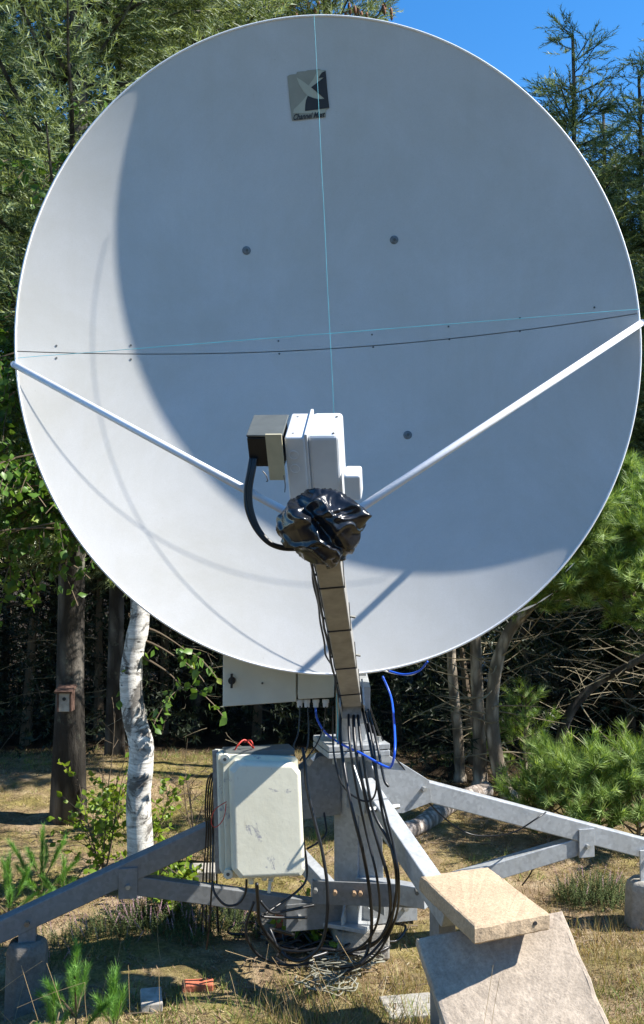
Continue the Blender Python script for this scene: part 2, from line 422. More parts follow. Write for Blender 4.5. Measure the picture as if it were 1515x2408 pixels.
# ================================================================== TREES
def branch_pts(p, d, L, droop, n=6):
    pts = [Vector(p)]; d = Vector(d).normalized()
    for i in range(n):
        d = (d + Vector((rnd.uniform(-.08, .08), rnd.uniform(-.08, .08), droop / n + rnd.uniform(-.05, .05)))).normalized()
        pts.append(pts[-1] + d * (L / n))
    return pts
SPR_V, SPR_F = brush(16, .21, .055, .26, 3)
SPR2_V, SPR2_F = brush(7, .40, .13, .25, 5)
PIN_V, PIN_F = brush(20, .55, .060, .55, 9, .45)

def conifer_mesh(H, z0, rad, step=.22, per=5, twig_gap=.10, shoot_gap=.07, shoot=.10, coarse=False, taper=.8, lift=.1):
    """returns (wood MB, needle arrays) of one spruce, base at origin"""
    wood = MB(); pos, dr = [], []
    z = z0
    while z < H - .05:
        f = (z - z0) / (H - z0)
        L0 = rad * (1 - f) ** taper + .12
        k = per if f < .85 else 4
        for _ in range(k):
            a = rnd.uniform(0, 2 * math.pi); L = L0 * rnd.uniform(.6, 1.12); up = -.12 + .75 * f + rnd.uniform(-.15, .15)
            pts = branch_pts((0, 0, z + rnd.uniform(-.1, .1)), (math.cos(a), math.sin(a), up), L, .28 + lift)
            wood.tube(pts, [.004 + .010 * L * (1 - i / 6) for i in range(7)], 4, False)
            s = .12 * L
            while s < L:
                i = min(int(s / L * 6), 5); t = s / L * 6 - i
                q = pts[i].lerp(pts[i + 1], t); d = (pts[i + 1] - pts[i]).normalized(); side = d.cross(Vector((0, 0, 1))).normalized()
                for sg in (-1, 1):
                    tl = (.10 + .34 * (L - s)) * rnd.uniform(.6, 1.2); tl = min(tl, .55)
                    td = (d * .75 + side * sg * rnd.uniform(.5, .95) + Vector((0, 0, rnd.uniform(-.45, .12)))).normalized()
                    u = 0.0
                    while u < tl:
                        qq = q + td * u + Vector((0, 0, -.25 * u * u))
                        pos.append(qq); dd = td + Vector((rnd.uniform(-.5, .5), rnd.uniform(-.5, .5), rnd.uniform(-.35, .45))); dr.append(dd)
                        u += shoot_gap
                s += twig_gap
            pos.append(pts[-1]); dr.append(pts[-1] - pts[-2])
        z += step * rnd.uniform(.7, 1.3)
    pos.append(Vector((0, 0, H - .06))); dr.append(Vector((0, 0, 1)))
    pos = np.array([tuple(p) for p in pos]); dr = np.array([tuple(p) for p in dr])
    g = np.random.default_rng(len(pos)); sc = g.uniform(.7, 1.25, len(pos)) * shoot
    pv, pf = (SPR2_V, SPR2_F) if coarse else (SPR_V, SPR_F)
    return wood, scatter(pv, pf, pos, frames(dr, g.uniform(0, 6.28, len(pos))), sc)

def trunk_mb(base, H, r0, lean=(0, 0), wob=.03, n=14, r1=.015, seg=12):
    pts, rr = [], []
    for i in range(n + 1):
        t = i / n
        pts.append(Vector((base[0] + lean[0] * t + wob * mnoise.noise(Vector((t * 4, base[0], 1))), base[1] + lean[1] * t + wob * mnoise.noise(Vector((t * 4, base[1], 5))), base[2] - .05 + H * t)))
        rr.append((r0 * (1 - t) + r1 * t) * (1 + .35 * math.exp(-t * H * 6)) * (1 + .06 * mnoise.noise(Vector((t * 20, base[0], 9)))))
    return MB().tube(pts, rr, seg), pts

def mb_to_mesh(mb, name):
    me = bpy.data.meshes.new(name); me.from_pydata(mb.v, [], mb.f); me.update(); return me
SPR = []
for (H, z0, rad, per) in ((11.0, 1.75, 1.75, 7), (7.0, .9, 1.15, 11), (9.5, 1.6, 1.6, 7)):
    w, nd = conifer_mesh(H, z0, rad, per=per, step=.26 if H > 8 else .27, twig_gap=.085, shoot_gap=.078, shoot=.14)
    print('spruce tris', len(nd[1]))
    SPR.append((H, mb_to_mesh(w, 'branches'), tri_mesh('needles', [nd])))
    SPR[-1][1].materials.append(M['bark']); SPR[-1][2].materials.append(M['spruce'])
def spruce(x, y, kind, rot, scale, label, r0=.08, group=None, spread=1.0):
    H, wm, nm = SPR[kind]; z = gz(x, y)
    t = thing('spruce_tree', label, 'tree', (x, y, z), group)
    tb, _ = trunk_mb((x, y, z), H * scale, r0); tb.build('trunk', M['bark'], t, smooth=True)
    for nme, me in (('branches', wm), ('crown', nm)):
        o = link_mesh(nme, me, None, t); o.rotation_euler = (0, 0, rot); o.scale = (scale * spread, scale * spread, scale)
    return t
spruce_more = 1
G_SP = 'spruce trees around the clearing'
sp1 = spruce(-1.45, 5.45, 0, .3, 1.0, 'tall spruce on the left whose dark trunk carries the little birdhouse', .085)
spruce(-1.50, 6.9, 2, 1.9, 1.15, 'spruce standing between the birdhouse tree and the white birch, trunk in deep shade', .06)
spruce(-2.9, 6.6, 0, 2.2, 1.05, 'bushy spruce filling the top left corner of the photo', .09)
spruce(.05, 8.5, 2, 4.0, .97, 'spruce with cones whose branch tips show above the top rim of the dish', .09)
spruce(-1.1, 8.2, 0, 5.1, 1.0, 'spruce behind the upper left rim of the dish', .1)
spruce(2.50, 9.1, 1, .8, .97, 'slim spruce with a pointed top against the blue sky right of the dish', .06, spread=1.4)
spruce(3.25, 9.4, 1, 2.6, .93, 'second pointed spruce at the right edge, beside the slim one', .06, spread=1.45)
spruce(3.15, 10.3, 0, 2.2, .60, 'broader spruce standing behind the two pointed ones at right', .07)
spruce(2.95, 7.4, 1, 1.1, .70, 'nearest spruce at the right edge, its dense boughs hanging beside the dish', .06)
spruce(2.62, 9.9, 0, 5.2, .57, 'dense low spruce filling the gap behind the slim pointed one', .06, spread=1.25)
spruce(3.85, 8.8, 2, .4, 1.0, 'spruce reaching in from the top right corner of the photo', .09)
spruce(2.95, 8.0, 1, 4.4, .66, 'low dense spruce right of the dish rim, in front of the pointed ones', .06)
spruce(-1.05, 8.9, 2, 3.3, 1.12, 'spruce rising behind the top left of the dish with a dark slanting limb', .08)
spruce(-3.7, 8.6, 2, 1.2, 1.1, 'spruce at the far left edge behind the corner spruce', .09)
# cones on the tree above the dish
ctree = thing('cone_bunch', 'brown spruce cones hanging from the branch tips above the top of the dish', 'cones', P(760, 12, 8.2))
for k in range(26):
    if k < 18: c = P(rnd.uniform(660, 930), rnd.uniform(2, 34), rnd.uniform(7.9, 8.4))
    else: c = P(rnd.uniform(640, 700), rnd.uniform(0, 12), 8.1)
    MB().tube([c, c + Vector((0, 0, -.02)), c + Vector((.002, 0, -.05)), c + Vector((.003, 0, -.075))], [.006, .015, .014, .005], 7).build('cone', M['cone'], ctree, smooth=True)

# dense low wood, plus unseen rows behind the camera added to cut bounce
def far_wood():
    pos, dr = [], []; wood = MB()
    for row, (Y, hmax, dens) in enumerate(((7.9, 2.5, 1.0), (8.9, 3.4, 1.0), (10.6, 4.3, 1.0), (12.6, 5.0, .9), (-3.5, 3.6, .7), (-5.5, 5.0, .7), (7.15, 1.5, 1.3))):
        x = -6.5 - row if row < 6 else .35
        while x < (11 + row if row < 6 else 4.5):
            x += rnd.uniform(.45, .9)
            if (row < 3 or row == 6) and .225 < x / Y < .315: continue
            y = Y + rnd.uniform(-.4, .4); H = hmax * rnd.uniform(.65, 1.05)
            if row == 0 and .2 < x < 3.2: H *= .9
            if row in (4, 5): H = hmax * rnd.uniform(.7, 1)
            wood.tube([(x, y, -.1), (x + rnd.uniform(-.15, .15), y, H)], [.05, .01], 6, False)
            # dead lower limbs
            for _ in range(14):
                a = rnd.uniform(0, 6.28); z = rnd.uniform(.1, 1.4); pts = branch_pts((x, y, z), (math.cos(a), math.sin(a), rnd.uniform(-.3, .2)), rnd.uniform(.3, .9), -.2, 4)
                wood.tube(pts, [.009, .007, .005, .004, .002], 3, False)
            n = int((1150 if row < 2 else 700) * dens * H / 3)
            for _ in range(n):
                f = rnd.random() ** 1.1; z = .10 + f * (H - .1); rr = (1 - f) ** .6 * .95 * math.sqrt(rnd.random()); a = rnd.uniform(0, 6.28)
                pos.append((x + rr * math.cos(a), y + rr * math.sin(a), z)); dr.append((math.cos(a) + rnd.uniform(-.5, .5), math.sin(a) + rnd.uniform(-.5, .5), rnd.uniform(-.5, .5)))
    pos = np.array(pos); dr = np.array(dr); g = np.random.default_rng(4)
    print('far shoots', len(pos))
    me = tri_mesh('wood_needles', [scatter(SPR2_V, SPR2_F, pos, frames(dr, g.uniform(0, 6.28, len(pos))), g.uniform(.08, .15, len(pos)))])
    o = link_mesh('background_wood', me, M['spruce_dark']); tag(o, 'dense young conifers behind the clearing, shade painted into their colour, with unseen rows added behind the camera', 'wood', kind='stuff')
    w = wood.build('background_stems', M['darktwig']); tag(w, 'dark stems and dead limbs of the wood behind the clearing and, unseen, behind the camera', 'wood', kind='stuff')
far_wood()

# birch
def birch():
    b = G(322, 2098); t = thing('birch_tree', 'white barked birch with a slightly crooked trunk left of the dish mast', 'tree', b)
    Yb = b.y; path = [b + Vector((0, 0, -.05)), P(330, 2000, Yb), P(326, 1880, Yb), P(333, 1760, Yb), P(317, 1690, Yb), P(308, 1600, Yb), P(317, 1520, Yb), P(330, 1440, Yb), P(330, 1250, Yb + .05), P(345, 1000, Yb + .1), P(370, 700, Yb + .15), P(420, 450, Yb + .2), P(480, 330, Yb + .25)]
    path = spline(path, 6); n = len(path)
    rr = [(.060 - .03 * (i / n) ** 1.4) * (1 + .10 * mnoise.noise(Vector((i * .35, 2, 3)))) * (1.25 if i < 3 else 1) for i in range(n)]
    MB().tube(path, rr, 16).build('trunk', M['birch'], t, smooth=True)
    br = MB(); pos, dr = [], []
    def leafy(p0, d, L, dens=.022, droop=-.7):
        pts = branch_pts(p0, d, L, droop, 7); br.tube(pts, [.007 - .0007 * i for i in range(8)], 5, False)
        for k in range(int(L / .09)):
            s = rnd.uniform(.1, 1) * 7; i = min(int(s), 6); q = pts[i].lerp(pts[i + 1], s - i)
            sub = branch_pts(q, (rnd.uniform(-1, 1), rnd.uniform(-1, 1), rnd.uniform(-.9, .1)), rnd.uniform(.12, .34), -1.0, 4)
            br.tube(sub, .0022, 3, False)
            u = 0
            while u < 4:
                i = min(int(u), 3); q2 = sub[i].lerp(sub[i + 1], u - i)
                pos.append(tuple(q2 + Vector((rnd.uniform(-.02, .02), rnd.uniform(-.02, .02), rnd.uniform(-.02, .02))))); dr.append((rnd.uniform(-1, 1), rnd.uniform(-1, 1), rnd.uniform(-1.4, .2)))
                u += dens / .06 * rnd.uniform(.6, 1.3)
    # hanging masses: left strip beside the dish and below it
    for i in range(46):
        f = rnd.random(); px, py = 330 + 40 * f, 1300 - 640 * f
        leafy(P(px, py, Yb + .1), (-rnd.uniform(.6, 1.2), rnd.uniform(-.3, .5), rnd.uniform(-.05, .45)), rnd.uniform(.7, 1.35))
    for (px, py) in [(322, 1500), (326, 1470), (318, 1540)]:
        leafy(P(px, py, Yb), (rnd.uniform(.5, 1.0), rnd.uniform(-.4, .1), -.15), rnd.uniform(.2, .3))
    for (px, py) in [(400, 480), (420, 430), (440, 400), (470, 350), (480, 330), (380, 620)]:
        for _ in range(2):
            leafy(P(px, py, Yb + .25), (-rnd.uniform(.5, 1), rnd.uniform(-.2, .1), rnd.uniform(.1, .6)), rnd.uniform(.45, .75))
    br.build('branches', M['darktwig'], t)
    pos = np.array(pos); dr = np.array(dr); g = np.random.default_rng(5); n = len(pos); print('birch leaves', n)
    sc = g.uniform(.034, .056, n); me = tri_mesh('leaves', [scatter(LEAF_V, LEAF_F, pos - np.array(tuple(b)), frames(dr, g.uniform(0, 6.28, n)), sc)])
    link_mesh('crown', me, M['birch_leaf'], t)
birch()

# pine helper
def needles_obj(name, pts, mat, parent, size=(.06, .09), proto=None, seed=2):
    pos = np.array([tuple(p[0]) for p in pts]); dr = np.array([tuple(p[1]) for p in pts]); g = np.random.default_rng(seed); n = len(pos)
    pv, pf = proto if proto else (PIN_V, PIN_F)
    o0 = np.array(tuple(origin_of(parent)))
    me = tri_mesh(name, [scatter(pv, pf, pos - o0, frames(dr, g.uniform(0, 6.28, n)), g.uniform(size[0], size[1], n))])
    return link_mesh(name, me, mat, parent)
def pine_bush(name, label, base, H, W, nbr, seed, size=(.07, .10), mat='pine', cat='pine', lean=(0, 0), low=.05, group=None):
    rr = random.Random(seed); t = thing(name, label, cat, base, group); w = MB(); pts = []
    base = Vector(base); top = base + Vector((lean[0], lean[1], H))
    w.tube([base + Vector((0, 0, -.03)), base.lerp(top, .5) + Vector((rr.uniform(-.02, .02), 0, 0)), top], [.018 * H + .004, .012 * H + .003, .004], 6)
    w.build('trunk', M['pinebark'], t); b = MB()
    def shoots_along(p, d, L):
        k = 0.0
        while k < L:
            pts.append((p + d * k, d + Vector((rr.uniform(-.4, .4), rr.uniform(-.4, .4), rr.uniform(-.2, .4))))); k += size[0] * .8
    for i in range(nbr):
        f = low + (1 - low) * (i + .5) / nbr; a = i * 2.4 + rr.uniform(-.4, .4); L = W * (1 - f * .75) * rr.uniform(.6, 1.1)
        p = base.lerp(top, f); d = Vector((math.cos(a), math.sin(a), .55 + .5 * f)).normalized(); q = p + d * L
        b.tube([p, p.lerp(q, .5) + Vector((0, 0, -.01)), q], [.006, .004, .002], 4, False)
        shoots_along(p + d * L * .5, d, L * .5)
        for _ in range(max(1, int(L / .07))):
            s = rr.uniform(.3, 1); pp = p.lerp(q, s); dd = (d + Vector((rr.uniform(-.9, .9), rr.uniform(-.9, .9), rr.uniform(-.1, .8)))).normalized()
            shoots_along(pp, dd, rr.uniform(.05, .16))
    shoots_along(base.lerp(top, .75), (top - base).normalized(), H * .27)
    b.build('branches', M['darktwig'], t)
    needles_obj('crown', pts, M[mat], t, size, seed=seed); return t

# slender pines right of the mast, crowns behind the dish
def slim_pine(label, path, r0, r1, crown_c, crown_r, ncl, mat='pine', seed=1, hide=False, group=None):
    rr = random.Random(seed); base = path[0]
    t = thing('pine_tree', label, 'tree', base, group); pp = spline(path, 6); n = len(pp)
    MB().tube(pp, [(r0 + (r1 - r0) * i / n) * (1 + .12 * mnoise.noise(Vector((i * .5, r0 * 99, seed)))) * (1.35 if i < 2 else 1) for i in range(n)], 12).build('trunk', M['pinebark'], t, smooth=True)
    tw = MB()
    for _ in range(26):
        i = rr.randrange(n // 8, n - 1); a = rr.uniform(0, 6.28)
        pts = branch_pts(pp[i], (math.cos(a), math.sin(a) * .6, rr.uniform(-.3, .5)), rr.uniform(.12, .6), rr.uniform(-.3, .6), 5)
        tw.tube(pts, [.006, .005, .004, .003, .002, .0015], 4, False)
    tw.build('dead_branches', M['twig'], t)['kind'] = 'stuff'
    pts = []; br = MB(); hub = pp[-1]
    for _ in range(ncl):
        c = Vector(crown_c) + Vector((rr.gauss(0, .45) * crown_r[0], rr.gauss(0, .45) * crown_r[1], rr.gauss(0, .45) * crown_r[2]))
        br.tube([hub.lerp(c, .1), hub.lerp(c, .6) + Vector((0, 0, -.04)), c], [.007, .005, .002], 4, False)
        for _ in range(12):
            d = Vector((rr.uniform(-1, 1), rr.uniform(-1, 1), rr.uniform(-.3, 1))).normalized(); L = rr.uniform(.04, .16)
            k = 0.0
            while k < L: pts.append((c + d * k, d + Vector((0, 0, rr.uniform(0, .5))))); k += .07
    br.build('branches', M['darktwig'], t); needles_obj('crown', pts, M[mat], t, (.065, .10), seed=seed); return t
g1 = G(1082, 1838); slim_pine('thinnest of three bare pine trunks right of the mast, nearest to it', [g1, P(1078, 1740, g1.y), P(1065, 1600, g1.y), P(1060, 1500, g1.y), P(1052, 1300, g1.y), P(1050, 900, g1.y)], .037, .025, P(1000, 700, g1.y + .1), (.7, .5, .6), 60, seed=11)
g2 = G(1130, 1862); slim_pine('middle one of three bare pine trunks right of the mast, straight and scaly', [g2, P(1128, 1750, g2.y), P(1122, 1620, g2.y), P(1118, 1500, g2.y), P(1110, 1300, g2.y), P(1110, 800, g2.y)], .048, .03, P(1120, 620, g2.y), (.7, .5, .6), 60, seed=12)
g3 = G(1196, 1880); slim_pine('crooked pine right of the mast with bright green tufts beside the dish rim', [g3, P(1172, 1800, g3.y), P(1158, 1700, g3.y), P(1165, 1580, g3.y), P(1195, 1490, g3.y), P(1250, 1420, g3.y), P(1330, 1300, g3.y)], .05, .03, P(1420, 1290, g3.y - .75), (.75, .25, .42), 150, seed=13)
g4 = G(1600, 1800); slim_pine('bright green pine at the right edge of the photo level with the dish centre', [g4, P(1540, 1600, g4.y), P(1530, 1300, g4.y)], .05, .03, P(1505, 1230, g4.y - 1.1), (.35, .25, .45), 60, seed=14)
# leaning limb
lb = G(1300, 1850); t = thing('leaning_tree', 'grey bare trunk leaning to the right out of the pine bushes', 'tree', lb)
lp = spline([lb, P(1318, 1740, lb.y), P(1345, 1670, lb.y), P(1400, 1610, lb.y), P(1470, 1570, lb.y - .1), P(1560, 1520, lb.y - .2), P(1700, 1450, lb.y - .3)], 6)
MB().tube(lp, [.038 - .0006 * i for i in range(len(lp))], 10).build('trunk', M['bark'], t, smooth=True)
tw = MB()
for _ in range(40):
    i = rnd.randrange(4, len(lp)); a = rnd.uniform(0, 6.28)
    tw.tube(branch_pts(lp[i], (math.cos(a), .3 * math.sin(a), rnd.uniform(-.5, .5)), rnd.uniform(.1, .5), rnd.uniform(-.6, .4), 5), [.005, .004, .003, .003, .002, .0012], 3, False)
tw.build('branches', M['twig'], t)
# dead twig thicket
tw = MB()
for k in range(420):
    px, py = rnd.uniform(1030, 1700), 1400 + 390 * rnd.random() ** 1.2
    p = P(px, py, rnd.uniform(6.5, 7.9)); L = rnd.uniform(.12, .6)
    a = rnd.choice((0, math.pi)) + rnd.gauss(0, .8)
    pts = branch_pts(p, (math.cos(a), math.sin(a), rnd.uniform(-.7, .7)), L, rnd.uniform(-.7, .7), 5)
    tw.tube(pts, [.0030, .0026, .0022, .0018, .0014, .0008], 3, False)
    if rnd.random() < .6:
        q = pts[2]; tw.tube(branch_pts(q, (rnd.uniform(-1, 1), rnd.uniform(-1, 1), rnd.uniform(-.5, .6)), L * .5, .2, 4), [.002, .0015, .0012, .001, .0008], 3, False)
for k in range(70):
    px, py = rnd.uniform(0, 620), rnd.uniform(1480, 1740)
    p = P(px, py, rnd.uniform(6.3, 7.9)); a = rnd.uniform(0, 6.28)
    tw.tube(branch_pts(p, (math.cos(a), math.sin(a), rnd.uniform(-.35, .35)), rnd.uniform(.1, .35), rnd.uniform(-.7, .7), 5), [.002, .0018, .0015, .0012, .001, .0008], 3, False)
o = tw.build('dead_twigs', M['twig']); tag(o, 'tangle of bare dead twigs in the shade under the trees', 'twigs', kind='stuff')

# bushes right
b1 = G(1240, 1865); pine_bush('pine_bush', 'young long needled pine in front of the crooked pine trunk', b1, .62, .34, 26, 21)
b2 = G(1385, 2035); pine_bush('pine_bush', 'broad bright green pine bush behind the right hand leg', b2 + Vector((0, .25, 0)), .42, .52, 44, 22, (.055, .11))
b3 = G(1500, 2030); pine_bush('pine_bush', 'bushy young pine cut by the right edge of the photo, above the right footing', b3 + Vector((.1, .3, 0)), .44, .50, 40, 23, (.055, .11))
b4 = G(1300, 2010); pine_bush('pine_bush', 'low pine tuft just behind the hanger plate of the right leg', b4 + Vector((-.0, .1, 0)), .30, .26, 16, 24, (.06, .09))
# seedlings left and front
SEED_V, SEED_F = brush(40, .34, .034, .50, 12, 1.0)
def seedling(label, base, H, W, nst, seed):
    rr = random.Random(seed); t = thing('pine_seedling', label, 'seedling', base); w = MB(); pts = []; base = Vector(base)
    for i in range(nst):
        a = i * 2.4 + rr.uniform(-.4, .4); q = W * .35 * (0 if i == 0 else 1) * rr.uniform(.4, 1); h = H * (1 if i == 0 else rr.uniform(.25, .8))
        b0 = base + V3(0, 0, 0 if i == 0 else rr.uniform(0, H * .35)); d = (V3(math.cos(a) * q, math.sin(a) * q, h - (b0.z - base.z) * .6)); L = d.length; d.normalize()
        w.tube([b0, b0 + d * L * .5, b0 + d * L], [.004, .003, .002], 5); k = L * (.2 if i == 0 else .35)
        while k < L: pts.append((b0 + d * k, d + V3(rr.uniform(-.15, .15), rr.uniform(-.15, .15), 0))); k += .014
    w.build('stem', M['darktwig'], t); needles_obj('foliage', pts, M['seedling'], t, (.05, .068), (SEED_V, SEED_F), seed)
for (px, py, H, W, n, sd, lab) in [
        (178, 2440, .25, .30, 7, 31, 'taller bright green pine seedling in front, right of the left footing'),
        (268, 2440, .17, .16, 5, 32, 'small pine seedling by the weathered wood block at the bottom edge'),
        (125, 2450, .12, .14, 4, 33, 'tiny pine seedling at the foot of the left concrete footing'),
        (98, 2125, .28, .42, 8, 34, 'feathery pine seedling above the left leg, in front of the birdhouse tree'),
        (20, 2170, .24, .5, 9, 35, 'spreading pine seedling at the left edge above the left leg'),
        (150, 2135, .16, .3, 5, 36, 'low pine seedling between the leaf sapling and the left leg')]:
    g = G(px, py); seedling(lab, g, H, W, n, sd)
# birch saplings
def sapling(label, px, py, H, nst, spread, seed, leaves=True, dens=1.0, name='birch_sapling'):
    rr = random.Random(seed); g = G(px, py); t = thing(name, label, 'sapling', g); w = MB(); pos, dr = [], []
    for _ in range(nst):
        a = rr.uniform(0, 6.28); pts = branch_pts(g, (math.cos(a) * spread, math.sin(a) * spread, 1), H * rr.uniform(.5, 1.05), rr.uniform(0, .2), 7)
        w.tube(pts, [.005, .0045, .004, .0035, .003, .002, .0015, .001], 4, False)
        for _ in range(int(9 * dens)):
            s = rr.uniform(1, 7); i = min(int(s), 6); q = pts[i].lerp(pts[i + 1], s - i)
            sub = branch_pts(q, (rr.uniform(-1, 1), rr.uniform(-1, 1), rr.uniform(0, 1)), rr.uniform(.05, .22), 0, 4); w.tube(sub, .0016, 3, False)
            if leaves:
                for p in sub[1:]:
                    for _ in range(2): pos.append(tuple(p)); dr.append((rr.uniform(-1, 1), rr.uniform(-1, 1), rr.uniform(-.6, .8)))
    w.build('stem', M['darktwig'], t)
    if leaves:
        pos = np.array(pos) - np.array(tuple(g)); dr = np.array(dr); gg = np.random.default_rng(seed); n = len(pos)
        me = tri_mesh('leaves', [scatter(LEAF_V, LEAF_F, pos, frames(dr, gg.uniform(0, 6.28, n)), gg.uniform(.022, .042, n))]); link_mesh('leaves', me, M['sapling_leaf'], t)
sapling('yellow green birch sapling between the birdhouse tree and the birch', 240, 2080, .55, 6, .35, 41)
sapling('low leafy sapling at the foot of the white birch under the left leg', 400, 2155, .24, 7, .7, 42)
sapling('leafy shoots clinging to the lower birch trunk', 345, 2040, .42, 4, .3, 43)
sapling('yellow green sprig behind the left leg in front of the dark trunk', 265, 1960, .30, 4, .3, 44)
sapling('small green sprig growing out of the rope and cable heap', 725, 2225, .14, 3, .7, 45)
sapling('leafless brown twig sapling left of the birch', 250, 1945, .75, 3, .35, 46, False, .8, 'bare_sapling')
sapling('bare twiggy shrub behind the left leg right of the birch', 455, 1960, .38, 4, .4, 47, False, .9, 'bare_sapling')

# birdhouse on the trunk
bh = P(155, 1648, 5.33); t = thing('birdhouse', 'small weathered birdhouse with a round hole on the dark spruce trunk', 'birdhouse', bh - Vector((0, 0, .06)))
MB().box(bh, (.030, 0, 0), (0, .035, 0), (0, 0, .055)).build('box', M['wood'], t, bevel=.002)
for s in (-1, 1): MB().box(bh + Vector((.036 * s, 0, 0)), (.005, 0, 0), (0, .038, 0), (0, 0, .055)).build('side_board', M['redwood'], t, bevel=.001)
MB().box(bh + Vector((0, -.005, .066)), (.05, 0, 0), (0, .052, .012), (0, -.002, .006)).build('roof', M['redwood'], t, bevel=.001)
MB().tube([bh + Vector((0, -.034, .015)), bh + Vector((0, -.0375, .015))], .010, 12).build('entrance_hole', M['joint'], t)

# white house far behind
hc = Vector((3.05, 10.6, 0)); t = thing('white_house', 'white boarded house glimpsed through the twigs at right', 'house', hc)
MB().box(hc + Vector((0, 1, 1.2)), (1.0, 0, 0), (0, 1, 0), (0, 0, 1.3)).build('wall', M['wall_white'], t)
for x in (-.45, .35): 
    MB().box(hc + Vector((x, -.012, 1.0)), (.25, 0, 0), (0, .02, 0), (0, 0, .35)).build('window', M['glass'], t)
for x in (-.99, 0, .99): MB().box(hc + Vector((x, -.03, 1.2)), (.05, 0, 0), (0, .025, 0), (0, 0, 1.3)).build('corner_board', M['wall_white'], t)
MB().prism([hc + Vector((-1.2, -.2, 2.5)), hc + Vector((1.2, -.2, 2.5)), hc + Vector((0, -.2, 3.2))], (0, 2.6, 0)).build('roof', M['roof'], t)

# fallen log
a, b_ = G(985, 1958), G(1115, 1885); r = .052
t = thing('fallen_log', 'pale barked log lying on the moss behind the front leg', 'log', a)
lp = spline([a + Vector((-.15, -.12, r * .5)), a + Vector((0, 0, r * .7)), a.lerp(b_, .5) + Vector((-.01, 0, r)), b_ + Vector((0, 0, r * .9)), b_ + Vector((.1, .1, r))], 5)
M['logbark'] = m_bark('pale_log_bark', (.36, .29, .24), (.72, .64, .57), 22)
MB().tube(lp, [.05 + .004 * math.sin(i) for i in range(len(lp))], 12).build('trunk', M['logbark'], t, smooth=True)

# ================================================================== THE DISH
DY = 3.40
A_, B_ = 733.5 / FPX * DY, 774 / FPX * DY
D0 = .235
DC = P(771.5, 809, DY)
def proj(p):
    q = p - CAM; y = q.y * cp + q.z * sp_; z = -q.y * sp_ + q.z * cp
    return CX + FPX * q.x / y, CY - FPX * z / y
for _ in range(12):          # size and centre of the aperture as measured in the photograph
    pr = [proj(DC + DU * A_ * math.cos(k * math.pi / 90) + DV * B_ * math.sin(k * math.pi / 90)) for k in range(180)]
    x0_, x1_, y0_, y1_ = min(p[0] for p in pr), max(p[0] for p in pr), min(p[1] for p in pr), max(p[1] for p in pr)
    A_ *= (1505 - 38) / (x1_ - x0_); B_ *= (1584 - 38) / (y1_ - y0_)
    DC += Vector(((771.5 - (x0_ + x1_) / 2), 0, -(811 - (y0_ + y1_) / 2))) * DY / FPX
def plane_hit(px, py, off=0.0):
    r = ray(px, py); return CAM + r * ((DC + DN * off - CAM).dot(DN) / r.dot(DN))
def dsurf(u, v, off=0.0):
    d = D0 * (1 - (u / A_) ** 2 - (v / B_) ** 2)
    return DC + DU * u + DV * v - DN * (d - off)
def to_uv(p):
    q = p - DC; return q.dot(DU), q.dot(DV), q.dot(DN)
def dhit(px, py, off=0.0):
    r = ray(px, py); Y = DY
    for _ in range(20):
        p = CAM + r * (Y / r.y); u, v, w = to_uv(p)
        tgt = -D0 * (1 - (u / A_) ** 2 - (v / B_) ** 2) + off
        Y += (w - tgt)
    return u, v
def snormal(u, v):
    return (DN + DU * (-2 * D0 * u / A_ ** 2) + DV * (-2 * D0 * v / B_ ** 2)).normalized()
MX, MYY = .112, 3.72                    # mast axis
dish = thing('satellite_dish', 'large white offset satellite dish on a galvanised four legged stand', 'satellite dish', (MX, MYY, 0))
us, vs_seam = dhit(771, 806); SEAM = .045
pl_, pr_2 = plane_hit(38, 826), plane_hit(1503, 737)
uvl, uvr = to_uv(pl_), to_uv(pr_2)
SA = math.atan2(uvr[1] - uvl[1], uvr[0] - uvl[0]); SO = ((uvl[0] + uvr[0]) / 2, (uvl[1] + uvr[1]) / 2)
def panel(sign):
    nr, ns = 44, 140; gap = .0016 * sign
    def edge(th):
        c, s = math.cos(th + SA), math.sin(th + SA)
        qa = (c / A_) ** 2 + (s / B_) ** 2; qb = 2 * (SO[0] * c / A_ ** 2 + SO[1] * s / B_ ** 2); qc = (SO[0] / A_) ** 2 + (SO[1] / B_) ** 2 - 1
        return (-qb + math.sqrt(qb * qb - 4 * qa * qc)) / (2 * qa), c, s
    out = []
    for off, nm in ((0, 'reflector_panel'), (-.012, 'panel_back')):
        V = []; F = []; mb = MB()
        for j in range(ns + 1):
            e, c, s = edge(math.pi * j / ns * sign)
            for i in range(nr + 1):
                f = i / nr; u = SO[0] + e * f * c; v = SO[1] + e * f * s + gap
                k = (u / A_) ** 2 + (v / B_) ** 2
                if k > .9999: u, v = u / math.sqrt(k) * .99995, v / math.sqrt(k) * .99995
                V.append(dsurf(u, v, off))
        for j in range(ns):
            for i in range(nr):
                a = j * (nr + 1) + i; b = a + nr + 1; F.append((a, a + 1, b + 1, b))
        o = mb.add(V, F).build(nm, M['dish'], dish if not out else out[0], smooth=True)
        if sum(p.normal.dot(DN) for p in o.data.polygons) * (1 if off == 0 else -1) < 0: o.data.flip_normals()
        out.append(o)
    return out[0]
up_ = panel(1); up_['label'] = 'upper half of the white reflector, bearing the sticker'
lo_ = panel(-1); lo_['label'] = 'lower half of the white reflector below the seam'
